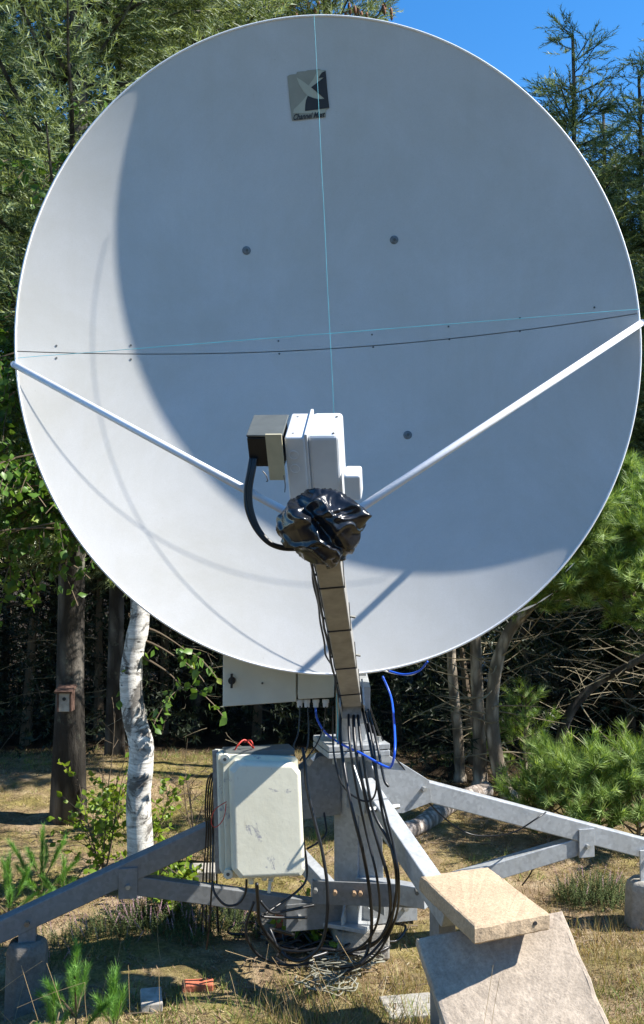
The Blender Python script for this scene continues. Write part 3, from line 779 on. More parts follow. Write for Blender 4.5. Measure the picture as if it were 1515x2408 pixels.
# joint flange behind the seam
jf = MB(); V = []; F = []; N = 60
for i in range(N + 1):
    u = -A_ * .985 + 2 * A_ * .985 * i / N
    for dv in (-.02, .02): V.append(dsurf(SO[0] + u * math.cos(SA) * .995, SO[1] + u * math.sin(SA) + dv, -.0140))
for i in range(N): a = i * 2; F.append((a, a + 1, a + 3, a + 2))
jf.add(V, F).build('joint_flange', M['joint'], dish)
rim = MB(); ring = [DC + DU * (A_ * math.cos(2 * math.pi * i / 200)) + DV * (B_ * math.sin(2 * math.pi * i / 200)) for i in range(201)]
V = []; F = []; pr = [(-.0015, -.002), (-.0015, .003), (.001, .0050), (.004, .0045), (.0065, .001), (.0065, -.012), (.005, -.028), (.0, -.030)]
for i in range(200):
    th = 2 * math.pi * i / 200; c, s = math.cos(th), math.sin(th)
    out = (DU * (c / A_) + DV * (s / B_)).normalized(); p = DC + DU * A_ * c + DV * B_ * s
    for a, b in pr: V.append(p + out * a + DN * b)
k = len(pr)
for i in range(200):
    for j in range(k - 1): F.append((i * k + j, i * k + j + 1, ((i + 1) % 200) * k + j + 1, ((i + 1) % 200) * k + j))
rim.add(V, F).build('rim', M['rim'], dish, smooth=True)
def disc_on(name, px, py, r, mat, parent, h=.003, n=20, off=0.0, dome=False):
    u, v = dhit(px, py); p = dsurf(u, v, off); nn = snormal(u, v)
    mb = MB()
    if dome: mb.tube([p - nn * .002, p + nn * h * .5, p + nn * h], [r, r * .92, r * .55], n)
    else: mb.tube([p - nn * .002, p + nn * h], r, n)
    return mb.build(name, mat, parent, bevel=0)
for (px, py) in [(580, 589), (927, 564), (959, 1023), (618, 1046)]:
    b = disc_on('mount_bolt', px, py, .0178, M['dull_bolt'], dish, .004, dome=True)
    disc_on('bolt_socket', px + 1, py, .006, M['screw'], b, .007, 6)
for (px, py) in [(133, 813), (133, 842), (308, 812), (308, 845), (655, 802), (657, 832), (875, 787), (878, 816), (1055, 768), (1057, 798), (1223, 748), (1223, 779), (1398, 723)]:
    disc_on('seam_screw', px, py, .0038, M['screw'], dish, .002, 8)

sc = MB()
for (xa, ya, xb, yb, w) in [(1215, 1441, 1262, 1420, 1.6), (1262, 1420, 1300, 1395, 1.0), (1330, 1345, 1352, 1322, .9)]:
    (u0_, v0_), (u1_, v1_) = dhit(xa, ya), dhit(xb, yb); n_ = 8; V = []
    for i in range(n_ + 1):
        u = u0_ + (u1_ - u0_) * i / n_; v = v0_ + (v1_ - v0_) * i / n_; h = .0018 * w * math.sin(math.pi * (i + .3) / (n_ + .6)) * rnd.uniform(.6, 1.3)
        V += [dsurf(u - h * .4, v + h, .0008), dsurf(u + h * .4, v - h, .0008)]
    sc.add(V, [(2 * i, 2 * i + 2, 2 * i + 3, 2 * i + 1) for i in range(n_)])
sc.build('paint_scuffs', m_plain('scuffed_paint', (.46, .41, .32), .8), dish)['kind'] = 'stuff'
# sticker
def S(zx, zy, off=.0015):
    sx, sy = 850 + zx / 5.4107, 180 + zy / 5.4107
    u, v = dhit(sx * .73615, sy * .73615); return dsurf(u, v, off)
def sticker_poly(name, pts, off, mat, parent=None, sub=0):
    mb = MB(); n = len(pts); V = [S(x, y, off) for x, y in pts]
    mb.add(V, [tuple(range(n))]); o = mb.build(name, mat, parent)
    return o
st = thing('maker_sticker', 'torn square maker sticker with black and grey emblem at the top of the dish', 'sticker', S(730, 690, 0))
def poly_patch(name, pts, off, mat, parent):
    import bmesh
    bm = bmesh.new(); vv = [bm.verts.new((x, y, 0)) for x, y in pts]; f = bm.faces.new(vv); f.normal_update()
    bmesh.ops.triangulate(bm, faces=[f])
    bmesh.ops.subdivide_edges(bm, edges=bm.edges[:], cuts=3, use_grid_fill=True)
    o0 = origin_of(parent)
    for v in bm.verts: v.co = S(v.co.x, v.co.y, off) - o0
    me = bpy.data.meshes.new(name); bm.to_mesh(me); bm.free(); return link_mesh(name, me, mat, parent)
poly_patch('backing', [(370, 350), (400, 328), (430, 320), (520, 310), (535, 275), (580, 268), (640, 262), (680, 262), (720, 245), (860, 232), (905, 222), (960, 240), (1035, 245), (1045, 400), (1060, 560), (1095, 900), (1040, 925), (1035, 1055), (750, 1085), (450, 1120), (410, 800)], .0022, M['st_base'], st)
poly_patch('emblem_swoosh', [(530, 370), (640, 440), (780, 545), (905, 650), (1010, 742), (920, 750), (830, 733), (722, 690), (650, 620), (570, 490)], .0034, M['st_light'], st)
poly_patch('emblem_swoosh', [(470, 990), (480, 925), (560, 850), (650, 755), (705, 680), (722, 692), (690, 770), (676, 880), (675, 955), (1080, 905), (1035, 925), (1030, 1000)], .0034, M['st_light'], st)
poly_patch('emblem_swoosh', [(820, 400), (850, 330), (900, 250), (960, 245), (1020, 262), (965, 290), (905, 385), (990, 375), (905, 450), (780, 542), (730, 520)], .0034, M['st_light'], st)
poly_patch('emblem_black', [(1030, 262), (1045, 400), (1060, 600), (1094, 895), (675, 955), (678, 850), (690, 770), (722, 692), (830, 733), (920, 750), (1010, 742), (905, 650), (780, 545), (905, 450), (1000, 375), (905, 385), (965, 290)], .0046, M['st_black'], st)
tc = bpy.data.curves.new('lettering', 'FONT'); tc.body = 'Channel Mast'; tc.size = 1; tc.shear = .35; tc.offset = .022; tc.resolution_u = 3
to = bpy.data.objects.new('lettering_tmp', tc); COL.objects.link(to)
dg = bpy.context.evaluated_depsgraph_get(); tm = bpy.data.meshes.new_from_object(to.evaluated_get(dg))
xs_ = [v.co.x for v in tm.vertices]; w_ = max(xs_); o0 = origin_of(st)
for v in tm.vertices:
    fx = v.co.x / w_; X = 462 + fx * 560; Yb_ = 1112 - fx * 62; H_ = 105 - 10 * fx
    v.co = S(X, Yb_ - v.co.y / .73 * H_, .0046) - o0
tm.name = 'lettering'; tm.materials.clear(); bpy.data.objects.remove(to)
link_mesh('lettering', tm, M['st_black'], st)

# strings
def rimp(px, py): return plane_hit(px, py, .012)
t = thing('alignment_strings', 'two thin turquoise strings crossing over the face of the dish', 'string', P(777, 788, DY))
def wob(p, q, n=24, k=.0006):
    return [p.lerp(q, i / n) + Vector((rnd.uniform(-k, k), 0, rnd.uniform(-k, k))) for i in range(n + 1)]
MB().tube(wob(rimp(37, 842), rimp(1503, 727)), .0009, 6).build('horizontal_string', M['string'], t)
MB().tube(wob(rimp(739, 37), rimp(816, 1586)), .0009, 6).build('vertical_string', M['string'], t)
MB().tube(spline([rimp(816, 1586), P(800, 1600, 3.46), P(792, 1640, 3.44), P(795, 1700, 3.44), P(793, 1745, 3.44)], 5), .0016, 6).build('string_tail', M['string'], t)

# feed arm
a0 = P(827, 1635, 3.42); a1 = P(768, 1285, 2.50); ad = (a1 - a0).normalized(); ar = ad.cross(Vector((0, 0, 1))).normalized(); ar = ar if ar.x > 0 else -ar; au = ar.cross(ad).normalized(); au = au if au.z > 0 else -au
ROLLA = .06
ar2 = (ar + au * .10).normalized(); au2 = (au - ar * .10).normalized()
arm = MB().box((a0 + a1) / 2, ar2 * .034, (a1 - a0) / 2, au2 * .045).build('feed_arm', M['arm'], dish, bevel=.004)
for f in (.115, .33, .60, .86):
    c = a0.lerp(a1, f); q = MB()
    q.box(c - au2 * .0465, ar2 * .0365, ad * .0022, au2 * .0015).box(c + ar2 * .0355, ar2 * .0012, ad * .0022, au2 * .046).box(c - ar2 * .0355, ar2 * .0012, ad * .0022, au2 * .046)
    q.tube([c - ar2 * .034, c - ar2 * .05], .004, 6)
    o = q.build('cable_tie', M['black'], arm)
for f in (.33, .60):
    c = a0.lerp(a1, f); MB().tube([c + ar2 * .034, c + ar2 * .05 - ad * .01], .0045, 6).build('clamp_screw', M['screw'], arm)
MB().box(a0.lerp(a1, .97) - au2 * .046, ar2 * .005, ad * .006, au2 * .002).build('rivet', M['screw'], arm)
# cables along the left side of the arm
for k in range(2):
    off = -ar2 * (.040 + .006 * k) + au2 * (.005 - .02 * k)
    MB().tube([a0.lerp(a1, f) + off + Vector((rnd.uniform(-.002, .002), 0, rnd.uniform(-.002, .002))) for f in np.linspace(-.02, 1.0, 20)], .004, 6).build('arm_cable', M['black'], arm, smooth=True)
MB().tube(spline([P(735, 1320, 2.6), P(737, 1370, 2.7), P(749, 1420, 2.85), P(753, 1460, 3.0), P(763, 1510, 3.1), P(766, 1540, 3.2), P(780, 1563, 3.3)], 5), .0035, 6).build('arm_cable', M['black'], arm, smooth=True)
# channel bracket at the arm's foot
c = a0 - ad * .035
MB().box(c + ar2 * .000 - au2 * .03, ar2 * .040, ad * .045, au2 * .003).build('arm_bracket', M['arm'], dish, bevel=.001)
q = MB().box(c + ar2 * .042 - ad * .01, ar2 * .003, ad * .07, au2 * .05).box(c - ar2 * .042 - ad * .01, ar2 * .003, ad * .07, au2 * .05); q.build('arm_bracket', M['galv'], dish, bevel=.001)
q = MB().bar(a0 + Vector((.05, .05, -.02)), a0 + Vector((.045, .30, .02)), .04, .09); q.build('arm_support', M['galv'], dish, bevel=.002)
q = MB().bar(a0 + Vector((0, .0, -.05)), Vector((MX, MYY, 1.0)), .07, .07); q.build('arm_support', M['galv_dark'], dish, bevel=.002)

# struts
FP = P(757, 1232, 2.52)
for (px, py, fx) in [(35, 858, P(690, 1212, 2.55)), (1508, 760, P(822, 1212, 2.55))]:
    rp = plane_hit(px, py, .005)
    MB().tube([rp, rp.lerp(fx, .5), fx], [.0125, .012, .0115], 12).build('support_strut', M['white_rod'], dish, smooth=True)
    MB().tube([rp + Vector((0, .03, 0)), rp + Vector((0, -.012, 0))], .012, 10).build('strut_bracket', M['white_rod'], dish)

# mast
FLZ = P(825, 1752, MYY).z
up_r = .058
m0 = MB().tube([V3(MX, MYY, FLZ + .01), V3(MX, MYY, 1.75)], up_r, 28); m0.build('mast', M['galv'], dish, smooth=False).data.shade_smooth()
MB().box(V3(MX, MYY, FLZ + .012), (.118, .03, 0), (-.03, .118, 0), (0, 0, .011)).build('flange_plate', M['galv'], dish, bevel=.003)
MB().box(V3(MX, MYY, FLZ - .013), (.118, .03, 0), (-.03, .118, 0), (0, 0, .011)).build('flange_plate', M['galv'], dish, bevel=.003)
for k in range(4):
    a = R(14 + 45 + 90 * k); c = V3(MX + .125 * math.cos(a), MYY + .125 * math.sin(a), FLZ)
    MB().tube([c + V3(0, 0, -.05), c + V3(0, 0, .045)], .009, 6).build('flange_bolt', M['bolt'], dish)
hw = .046; ca, sa = math.cos(R(-24)), math.sin(R(-24))
bz = .11
MB().box(V3(MX, MYY, (FLZ - .02 + bz) / 2), V3(ca, sa, 0) * .05, V3(-sa, ca, 0) * .05, V3(0, 0, (FLZ - .02 - bz) / 2)).build('mast_post', M['galv'], dish, bevel=.003)
MB().prism([V3(MX + .03, MYY - .055, .55), V3(MX + .03, MYY - .055, .20), V3(MX + .125, MYY - .085, .16), V3(MX + .115, MYY - .085, .50), V3(MX + .06, MYY - .06, .60)], (.001, .006, 0)).build('web_plate', M['galv'], dish, bevel=.001)
# back frame behind the reflector
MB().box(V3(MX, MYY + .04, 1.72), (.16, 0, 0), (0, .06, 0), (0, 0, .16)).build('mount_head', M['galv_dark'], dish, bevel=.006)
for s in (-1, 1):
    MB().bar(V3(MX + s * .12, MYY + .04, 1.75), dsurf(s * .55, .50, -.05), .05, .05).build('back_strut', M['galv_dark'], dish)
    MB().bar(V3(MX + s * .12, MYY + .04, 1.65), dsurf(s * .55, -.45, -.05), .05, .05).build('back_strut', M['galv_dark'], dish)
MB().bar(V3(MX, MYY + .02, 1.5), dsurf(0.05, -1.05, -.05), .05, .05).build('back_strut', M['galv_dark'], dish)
# upright channel right of the arm foot
MB().bar(P(853, 1700, 3.62), P(850, 1560, 3.62), .035, .03, (0, 1, 0)).build('upright_channel', M['galv'], dish, bevel=.002)

# legs
def leg(az, L, foot_z, top_z=.628, hang=.63, label=None, mat='galv', strut=True, foot=None, hz=None, wid=.078):
    d = V3(math.cos(az), math.sin(az), 0); sd = V3(-d.y, d.x, 0); c0 = V3(MX, MYY, 0)
    p = c0 + d * .12 + V3(0, 0, top_z + .02); q = c0 + d * L + V3(0, 0, foot_z)
    def on(f): return p.lerp(q, f)
    o = MB().bar(p, q, wid * .8, wid).build('leg', M[mat], dish, bevel=.004)
    if label: o['label'] = label
    # gusset cheeks at the mast head
    for s in (-1, 1):
        off = sd * s * (wid * .4 + .006)
        if not strut: break
        pr_ = [c0 + d * .05 + off + V3(0, 0, FLZ - .03), c0 + d * .13 + off + V3(0, 0, FLZ - .03), c0 + d * .31 + off + V3(0, 0, top_z + .01), c0 + d * .32 + off + V3(0, 0, top_z - .075), c0 + d * .20 + off + V3(0, 0, top_z - .11), c0 + d * .05 + off + V3(0, 0, top_z - .10)]
        MB().prism(pr_, sd * .007).build('gusset_plate', M[mat], dish, bevel=.001)
    bo = c0 + d * .285 + V3(0, 0, top_z - .02)
    MB().tube([bo - sd * .062, bo + sd * .062], .010, 6).build('bolt', M['bolt'], dish)
    if strut:
        h = p.lerp(q, hang); sz = (hz if hz is not None else .34); e = V3(h.x, h.y, sz)
        i0 = c0 + d * .05 + V3(0, 0, .148)
        MB().bar(i0, e + (e - i0).normalized() * .02, wid * .62, wid * .88).build('brace', M[mat], dish, bevel=.003)
        for s in (-1, 1):
            off = sd * s * (wid * .4 + .005); c = (h + V3(0, 0, .02) + e - V3(0, 0, .045)) / 2
            hh = (h.z + .02 - (e.z - .045)) / 2
            MB().box(c + off, d * .034, sd * .0035, V3(0, 0, hh)).build('hanger_plate', M[mat], dish, bevel=.001)
        MB().tube([e - sd * .055, e + sd * .055], .009, 6).build('bolt', M['bolt'], dish)
        # root bracket
        r0 = c0 + d * .17 + V3(0, 0, .148 + .04)
        for s in (-1, 1):
            off = sd * s * (wid * .31 + .005)
            MB().box(c0 + d * .15 + off + V3(0, 0, .150), d * .11, sd * .0035, V3(0, 0, .05)).build('root_bracket', M[mat], dish, bevel=.001)
        MB().tube([r0 + d * .04 - sd * .05 - V3(0, 0, .035), r0 + d * .04 + sd * .05 - V3(0, 0, .035)], .010, 6).build('bolt', M['bolt'], dish)
    return p, q, d, sd
def footing(c, ztop, rt, rb, label, group='concrete footings under the legs'):
    z0 = gz(c.x, c.y) - .08; V = []; lv = [(z0, rb), (ztop - .035, rt * 1.04), (ztop - .010, rt * .95), (ztop, rt * .72)]
    for z, r in lv:
        for k in range(8):
            a = R(22.5 + 45 * k); rr = r * (1.13 if k % 1 == 0 else 1)
            V.append((c.x + rr * math.cos(a + .12), c.y + rr * math.sin(a + .12), z))
    F = [tuple(range(8))[::-1], tuple(range(24, 32))]
    for i in range(3):
        for k in range(8): F.append((i * 8 + k, i * 8 + (k + 1) % 8, (i + 1) * 8 + (k + 1) % 8, (i + 1) * 8 + k))
    o = MB().add(V, F).build('concrete_footing', M['foot'], None, bevel=.008, seg=3); tag(o, label, 'footing', group); return o
def aim(px, py, Y):   # azimuth and distance from the mast of the point
    p = P(px, py, Y); return math.atan2(p.y - MYY, p.x - MX), math.hypot(p.x - MX, p.y - MYY), p
YA = 3.47
azA, lA, fA = aim(66, 2164, YA)
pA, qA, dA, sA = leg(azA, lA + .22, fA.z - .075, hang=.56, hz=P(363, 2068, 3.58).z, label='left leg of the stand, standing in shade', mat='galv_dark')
MB().box(V3(fA.x, fA.y, (fA.z + P(66, 2208, YA).z) / 2 - .01), dA * .030, sA * .030, V3(0, 0, .055)).build('foot_stem', M['galv_dark'], dish, bevel=.001)
MB().tube([fA - sA * .04, fA + sA * .045], .010, 6).build('bolt', M['rust_bolt'], dish)
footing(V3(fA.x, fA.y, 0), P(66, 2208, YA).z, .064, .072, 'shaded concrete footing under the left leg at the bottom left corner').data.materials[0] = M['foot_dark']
YCF = 4.02
azC, lC, fC = aim(1512, 2005, YCF)
pC, qC, dC, sC = leg(azC, lC + .12, fC.z - .015, hang=.685, hz=P(1282, 1984, 3.95).z, label='long sunlit leg reaching to the right edge')
MB().box(V3(fC.x, fC.y - .045, (fC.z + P(1500, 2062, YCF).z) / 2 - .0), dC * .032, sC * .004, V3(0, 0, .075)).build('foot_stem', M['galv'], dish, bevel=.001)
MB().tube([fC - sC * .065, fC + sC * .045], .010, 6).build('bolt', M['bolt'], dish)
footing(V3(fC.x + .005, fC.y - .02, 0), P(1500, 2062, YCF).z, .072, .085, 'sunlit concrete footing under the right leg at the right edge')
azB = R(293); lB = .76
pB, qB, dB, sB = leg(azB, lB, .385, label='front leg running towards the viewer under the sandy paver', strut=False)
for s_ in (-1, 1):
    off = sB * s_ * .037; c0 = V3(MX, MYY, 0)
    MB().prism([c0 + dB * .05 + off + V3(0, 0, .73), c0 + dB * .11 + off + V3(0, 0, .73), c0 + dB * .21 + off + V3(0, 0, .625), c0 + dB * .20 + off + V3(0, 0, .55), c0 + dB * .05 + off + V3(0, 0, .56)], sB * .006).build('gusset_plate', M['galv'], dish, bevel=.001)
MB().box(pB.lerp(qB, .22) + V3(0, 0, .032), sB * .034, (qB - pB).normalized() * .003, V3(0, 0, .012)).build('weld_seam', M['galv_dark'], dish)
fB = qB - dB * .06
MB().box(V3(fB.x, fB.y, .21), dB * .03, sB * .03, V3(0, 0, .2)).build('foot_stem', M['galv_dark'], dish)
i0 = V3(MX, MYY, .108); e = V3(MX, MYY, 0) + dB * .62 + V3(0, 0, .10)
MB().bar(P(845, 2082, 3.67), P(1005, 2110, 3.51), .05, .075).build('brace', M['galv'], dish, bevel=.003)
bb = P(981, 2101, 3.475); MB().tube([bb, bb + V3(0, .06, 0)], .008, 6).build('bolt', M['screw'], dish)
azD = R(120); leg(azD, 1.2, .30, hang=.6, hz=.33, label='rear leg mostly hidden behind the cabinet')
fD = V3(MX, MYY, 0) + V3(math.cos(azD), math.sin(azD), 0) * 1.17
footing(V3(fD.x, fD.y, 0), .25, .06, .075, 'concrete footing under the rear leg, mostly behind the cabinet')
# base plate and rib plates at the mast foot
MB().box(V3(MX, MYY, .115), V3(ca, sa, 0) * .095, V3(-sa, ca, 0) * .095, V3(0, 0, .008)).build('base_plate', M['galv'], dish, bevel=.002)
for a in (R(-24), R(66), R(156), R(246)):
    d = V3(math.cos(a), math.sin(a), 0); s_ = V3(-d.y, d.x, 0); c0 = V3(MX, MYY, 0)
    MB().prism([c0 + d * .045 + V3(0, 0, .123), c0 + d * .092 + V3(0, 0, .123), c0 + d * .092 + V3(0, 0, .15), c0 + d * .045 + V3(0, 0, .21)], s_ * .007).build('rib_plate', M['galv'], dish, bevel=.001)
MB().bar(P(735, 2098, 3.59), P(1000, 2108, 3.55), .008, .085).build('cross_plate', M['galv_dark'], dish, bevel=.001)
for (px, py) in [(788, 2101), (833, 2103), (848, 2103), (742, 2096)]:
    p = P(px, py, 3.545); MB().tube([p + V3(0, .02, 0), p + V3(0, -.006, 0)], .008, 6).build('bolt', M['rust_bolt'] if px != 742 else M['bolt'], dish)
# central foot block
bf = thing('base_block', 'pale stone block under the foot of the mast', 'block', (MX, MYY, 0))
MB().box(V3(MX + .03, MYY + .02, .035), (.10, .02, 0), (-.02, .08, 0), (0, 0, .06)).build('stone', M['stone'], bf, bevel=.01)

# ================================================================== FEED CLUSTER
al = R(35); rl = R(3.5)
fr = V3(0, math.cos(al), math.sin(al)); fu = V3(0, -math.sin(al), math.cos(al)); fx_ = V3(1, 0, 0)
yaw = R(-6)
fx_ = (V3(1, 0, 0) * math.cos(yaw) + fr * math.sin(yaw)).normalized(); fr = fu.cross(fx_).normalized()
fx_, fu = (fx_ * math.cos(rl) + fu * math.sin(rl)).normalized(), (fu * math.cos(rl) - fx_ * math.sin(rl)).normalized()
if fr.y < 0: fr = -fr
YF = 2.50
fh = thing('feed_housing', 'white plastic feed housing box above the black bag at the focus of the dish', 'feed box', P(735, 1150, YF))
def fbox(name, px0, px1, ptop, hgt, dep, mat, parent, Yf=YF, bev=.006, shift=0):
    """box whose front top edge spans px0..px1 at height ptop"""
    a = P(px0, ptop, Yf); b = P(px1, ptop, Yf); w = (b - a).length; c = (a + b) / 2
    ctr = c - fu * hgt / 2 + fr * (dep / 2 + shift)
    return MB().box(ctr, fx_ * w / 2, fr * dep / 2, fu * hgt / 2).build(name, mat, parent, bevel=bev, seg=3), ctr, w
base_o, _, _ = fbox('base_shell', 668, 716, 1029, .26, .15, M['white_plastic'], fh)
for (px, py) in [(692, 1071), (694, 1102)]:
    p = P(px, py, 2.5) - fr * .002
    cc = []
    for k in range(25):
        a = 2 * math.pi * k / 24; cc.append(p + fx_ * .012 * math.cos(a) + fu * .012 * math.sin(a) + fr * 0)
lid_o, _, _ = fbox('lid_shell', 721, 796, 1026, .26, .15, M['white_plastic'], fh, bev=.012)
fbox('seam_flange', 715, 722, 1022, .268, .158, M['white_plastic'], fh, Yf=YF - .003, bev=.0015)
# knock-out rings on the base shell front
for (px, py) in [(691, 1070), (694, 1102)]:
    r0 = ray(px, py); c0_ = P(668, 1029, YF); tt = (c0_ - CAM).dot(fr) / r0.dot(fr); p = CAM + r0 * tt - fr * .0005
    ring = [p + fx_ * .0125 * math.cos(2 * math.pi * k / 24) + fu * .0125 * math.sin(2 * math.pi * k / 24) for k in range(25)]
    MB().tube(ring, .0009, 5, False).build('knockout_ring', M['white_plastic'], base_o)
for (u_, w_) in ((-.052, .02), (-.052, .12), (.058, .02), (.058, .12)):
    c_ = (P(668, 1029, YF) + P(796, 1026, YF)) / 2 + fx_ * u_ + fr * w_ + fu * .0005
    MB().tube([c_ - fu * .002, c_ + fu * .0012], .0038, 8).build('lid_screw', M['screw'], fh)
so_, _, _ = fbox('outlet_box', 808, 848, 1120, .078, .062, M['white_plastic'], None, Yf=YF + .04, bev=.007)
so_.name = 'outlet_box'; tag(so_, 'small white junction box on the right side of the feed housing', 'junction box')
bx = thing('black_control_box', 'black box with a grey lid left of the white feed housing', 'box', P(625, 1060, YF))
fbox('body', 580, 664, 1030, .088, .10, M['blackbox'], bx, Yf=YF + .02, bev=.002)
fbox('lid', 578.5, 665, 1023, .006, .125, M['grey_top'], bx, Yf=YF + .015, bev=.0015)
pl, _, _ = fbox('beige_board', 623, 662, 1022, .140, .006, M['beige'], None, Yf=YF - .012, bev=.001); pl.name = 'mounting_board'
tag(pl, 'beige board fixed in front of the black control box', 'board')
for k, (dx) in enumerate((0, 7, 12)):
    pts = [P(590 + dx, 1078, YF + .055), P(585 + dx, 1108, YF + .05), P(578 + dx, 1150, YF + .05), P(580 + dx, 1195, YF + .05), P(598 + dx * .8, 1240, YF + .05), P(628 + dx * .6, 1275, YF + .05), P(662 + dx * .4, 1290 - dx * .3, YF + .06), P(700, 1292, YF + .07)]
    o = MB().tube(spline(pts, 7), .0052, 8).build('feed_cable', M['black'], None, smooth=True)
    tag(o, ['outermost of three black cables looping from the black control box to the bag', 'middle one of three black cables looping below the black control box', 'innermost of three black cables looping below the black control box'][k], 'cable', 'cables looping from the control box')
o = MB().tube(spline([P(618, 1108, YF), P(625, 1116, YF), P(630, 1130, YF), P(626, 1132, YF)], 4), .0016, 5).tube(spline([P(668, 1118, YF - .01), P(671, 1140, YF - .01), P(670, 1158, YF - .01)], 4), .0016, 5).build('loose_wire', M['black'], None)
tag(o, 'short loose black wires beside the beige board', 'wire')

# black plastic bag
def bag():
    import bmesh
    c = P(752, 1240, YF - .04); bm = bmesh.new(); bmesh.ops.create_icosphere(bm, subdivisions=6, radius=1.0)
    for v in bm.verts:
        d = v.co.normalized(); q = d * 1.0
        def fold(ax, bx, s, k):
            w = Vector((mnoise.noise(q * 1.3 + Vector((k, 0, 0))), mnoise.noise(q * 1.3 + Vector((0, k, 0))), 0)) * .55
            n = mnoise.noise(Vector((q.dot(ax) * s + w.x * s * .5 + k, q.dot(bx) * s * .28 + w.y, q.y * s * .5)))
            return max(0.0, 1 - abs(n) * 4.5) ** 1.6
        A1, B1 = Vector((.62, 0, .78)), Vector((.78, 0, -.62)); A2, B2 = Vector((-.35, 0, .94)), Vector((.94, 0, .35)); A3, B3 = Vector((1, 0, .1)), Vector((0, 0, 1))
        top = max(0, d.z) ** 1.5
        r_ = 1 + .09 * mnoise.noise(q * 1.4) + .095 * fold(A1, B1, 1.9, 3.3) + .07 * fold(A2, B2, 2.3, 8.1) + .05 * top * fold(A3, B3, 5.0, 1.7) + .008 * fold(A1, B1, 4.6, 5.5) - .07
        # pinch at the neck towards the arm, pleat top, flap to the right
        sx, sy, sz = .110, .10, .101
        x, y, z = d.x * r_ * sx, d.y * r_ * sy, d.z * r_ * sz
        if d.z < -.55: x = x * .9 + .012
        fl = max(0, d.x * .90 + d.z * .36 - d.y * .25) ** 12
        x += .038 * fl; y -= .03 * fl
        # big fold in the middle
        f = math.exp(-((d.x * .8 + d.z * .62 - .02) / .14) ** 2) * max(0, -d.y); y += .030 * f
        f2 = math.exp(-((d.x * .35 - d.z * .93 + .28) / .10) ** 2) * max(0, -d.y); y -= .016 * f2
        v.co = (x, y, z)
    me = bpy.data.meshes.new('plastic_bag'); bm.to_mesh(me); bm.free(); me.shade_smooth()
    o = link_mesh('plastic_bag', me, M['bag'], None, c); tag(o, 'crumpled glossy black plastic bag wrapped round the feed horn', 'bag')
bag()

# ================================================================== BOXES AT THE BACK
jb = thing('junction_box', 'cream switch box with a black knob hanging under the lower rim of the dish', 'junction box', P(610, 1655, 3.68))
def jbox(px0, px1, pbl, pbr, H, dep, Y, mat, parent, nm):
    a, b = P(px0, pbl, Y), P(px1, pbr, Y + .02); w = b - a; up = V3(0, 0, H); back = V3(0, dep, 0)
    return MB().hexa([a, b, b + back, a + back, a + up, b + up, b + up + back, a + up + back]).build(nm, mat, parent, bevel=.003)
jbox(524, 697, 1662, 1650, .32, .20, 3.50, M['cream'], jb, 'case')
k_ = P(546, 1600, 3.497); MB().tube([k_ + V3(0, .005, 0), k_ - V3(0, .012, 0)], .014, 16).box(k_ - V3(0, .013, 0), (.004, 0, 0), (0, .008, 0), (0, 0, .026)).build('knob', M['black'], jb, bevel=.001)
kk = P(617, 1607, 3.50); MB().tube([kk + V3(0, .01, 0), kk], .004, 8).build('screw', M['screw'], jb)
jb2 = thing('connector_box', 'smaller cream box with four cable glands beside the switch box', 'junction box', P(740, 1645, 3.66))
jbox(701, 786, 1645, 1640, .28, .16, 3.50, M['cream'], jb2, 'case')
for px in (705, 722, 743, 766):
    g = P(px, 1645, 3.54); MB().tube([g, g - V3(0, 0, .010), g - V3(0, 0, .012), g - V3(0, 0, .028)], [.0135, .0135, .011, .010], 10).build('cable_gland', M['white_plastic'], jb2)

# big cabinet
cab = thing('equipment_cabinet', 'cream fibreglass equipment cabinet with chamfered lid strapped to the left leg', 'cabinet', P(625, 2060, 3.32))
YC = 3.22
q0 = V3(math.cos(R(14)), math.sin(R(14)), 0)       # its face runs almost square to the view
qn = V3(q0.y, -q0.x, 0)
bl, br_, tl, tr = P(541, 2066, YC), P(716, 2058, YC + .063), P(533, 1778, YC), P(703, 1783, YC + .061)
W_ = (br_ - bl).length
def cabp(u, v, w):    # u 0..1 across, v 0..1 up, w metres towards the viewer
    a = bl.lerp(br_, u); b = tl.lerp(tr, u); return a.lerp(b, v) + qn * w
def slab_cab(name, u0, u1, v0, v1, w0, w1, mat, cut=0.0, cutv=0.0, bev=.004, chamf=0.0):
    def loop(w, ins):
        uu, vv = ins / W_, ins / .44
        a0, a1, b0, b1 = u0 + uu, u1 - uu, v0 + vv, v1 - vv
        return [cabp(a0 + cut, b0, w), cabp(a1 - cut * .6, b0, w), cabp(a1, b0 + cutv * .6, w), cabp(a1, b1 - cutv, w), cabp(a1 - cut, b1, w), cabp(a0 + cut, b1, w), cabp(a0, b1 - cutv, w), cabp(a0, b0 + cutv, w)]
    l0, l1, l2 = loop(w0, 0), loop(w1 - chamf * .7, 0), loop(w1, chamf); n = 8
    F = [tuple(range(n))[::-1], tuple(range(2 * n, 3 * n))]
    for s in (0, n):
        for i in range(n): F.append((s + i, s + (i + 1) % n, s + n + (i + 1) % n, s + n + i))
    return MB().add(l0 + l1 + l2, F).build(name, mat, cab, bevel=bev)
slab_cab('body', -.09, .97, .005, .985, -.16, -.045, M['cabinet'], .02, .01)
slab_cab('door_frame', -.035, 1.0, -.01, 1.0, -.042, -.018, M['cabinet'], .03, .02)
slab_cab('lid', .03, 1.0, .01, .965, -.018, .028, M['cabinet'], .09, .07, .004, .012)
for v in (.03, .97):
    c = cabp(-.015, v, -.012); MB().tube([c + V3(0, .02, 0), c - V3(0, .006, 0)], .016, 14).build('corner_lug', M['cabinet'], cab); MB().tube([c - V3(0, .005, 0), c - V3(0, .008, 0)], .006, 8).build('lug_screw', M['screw'], cab)
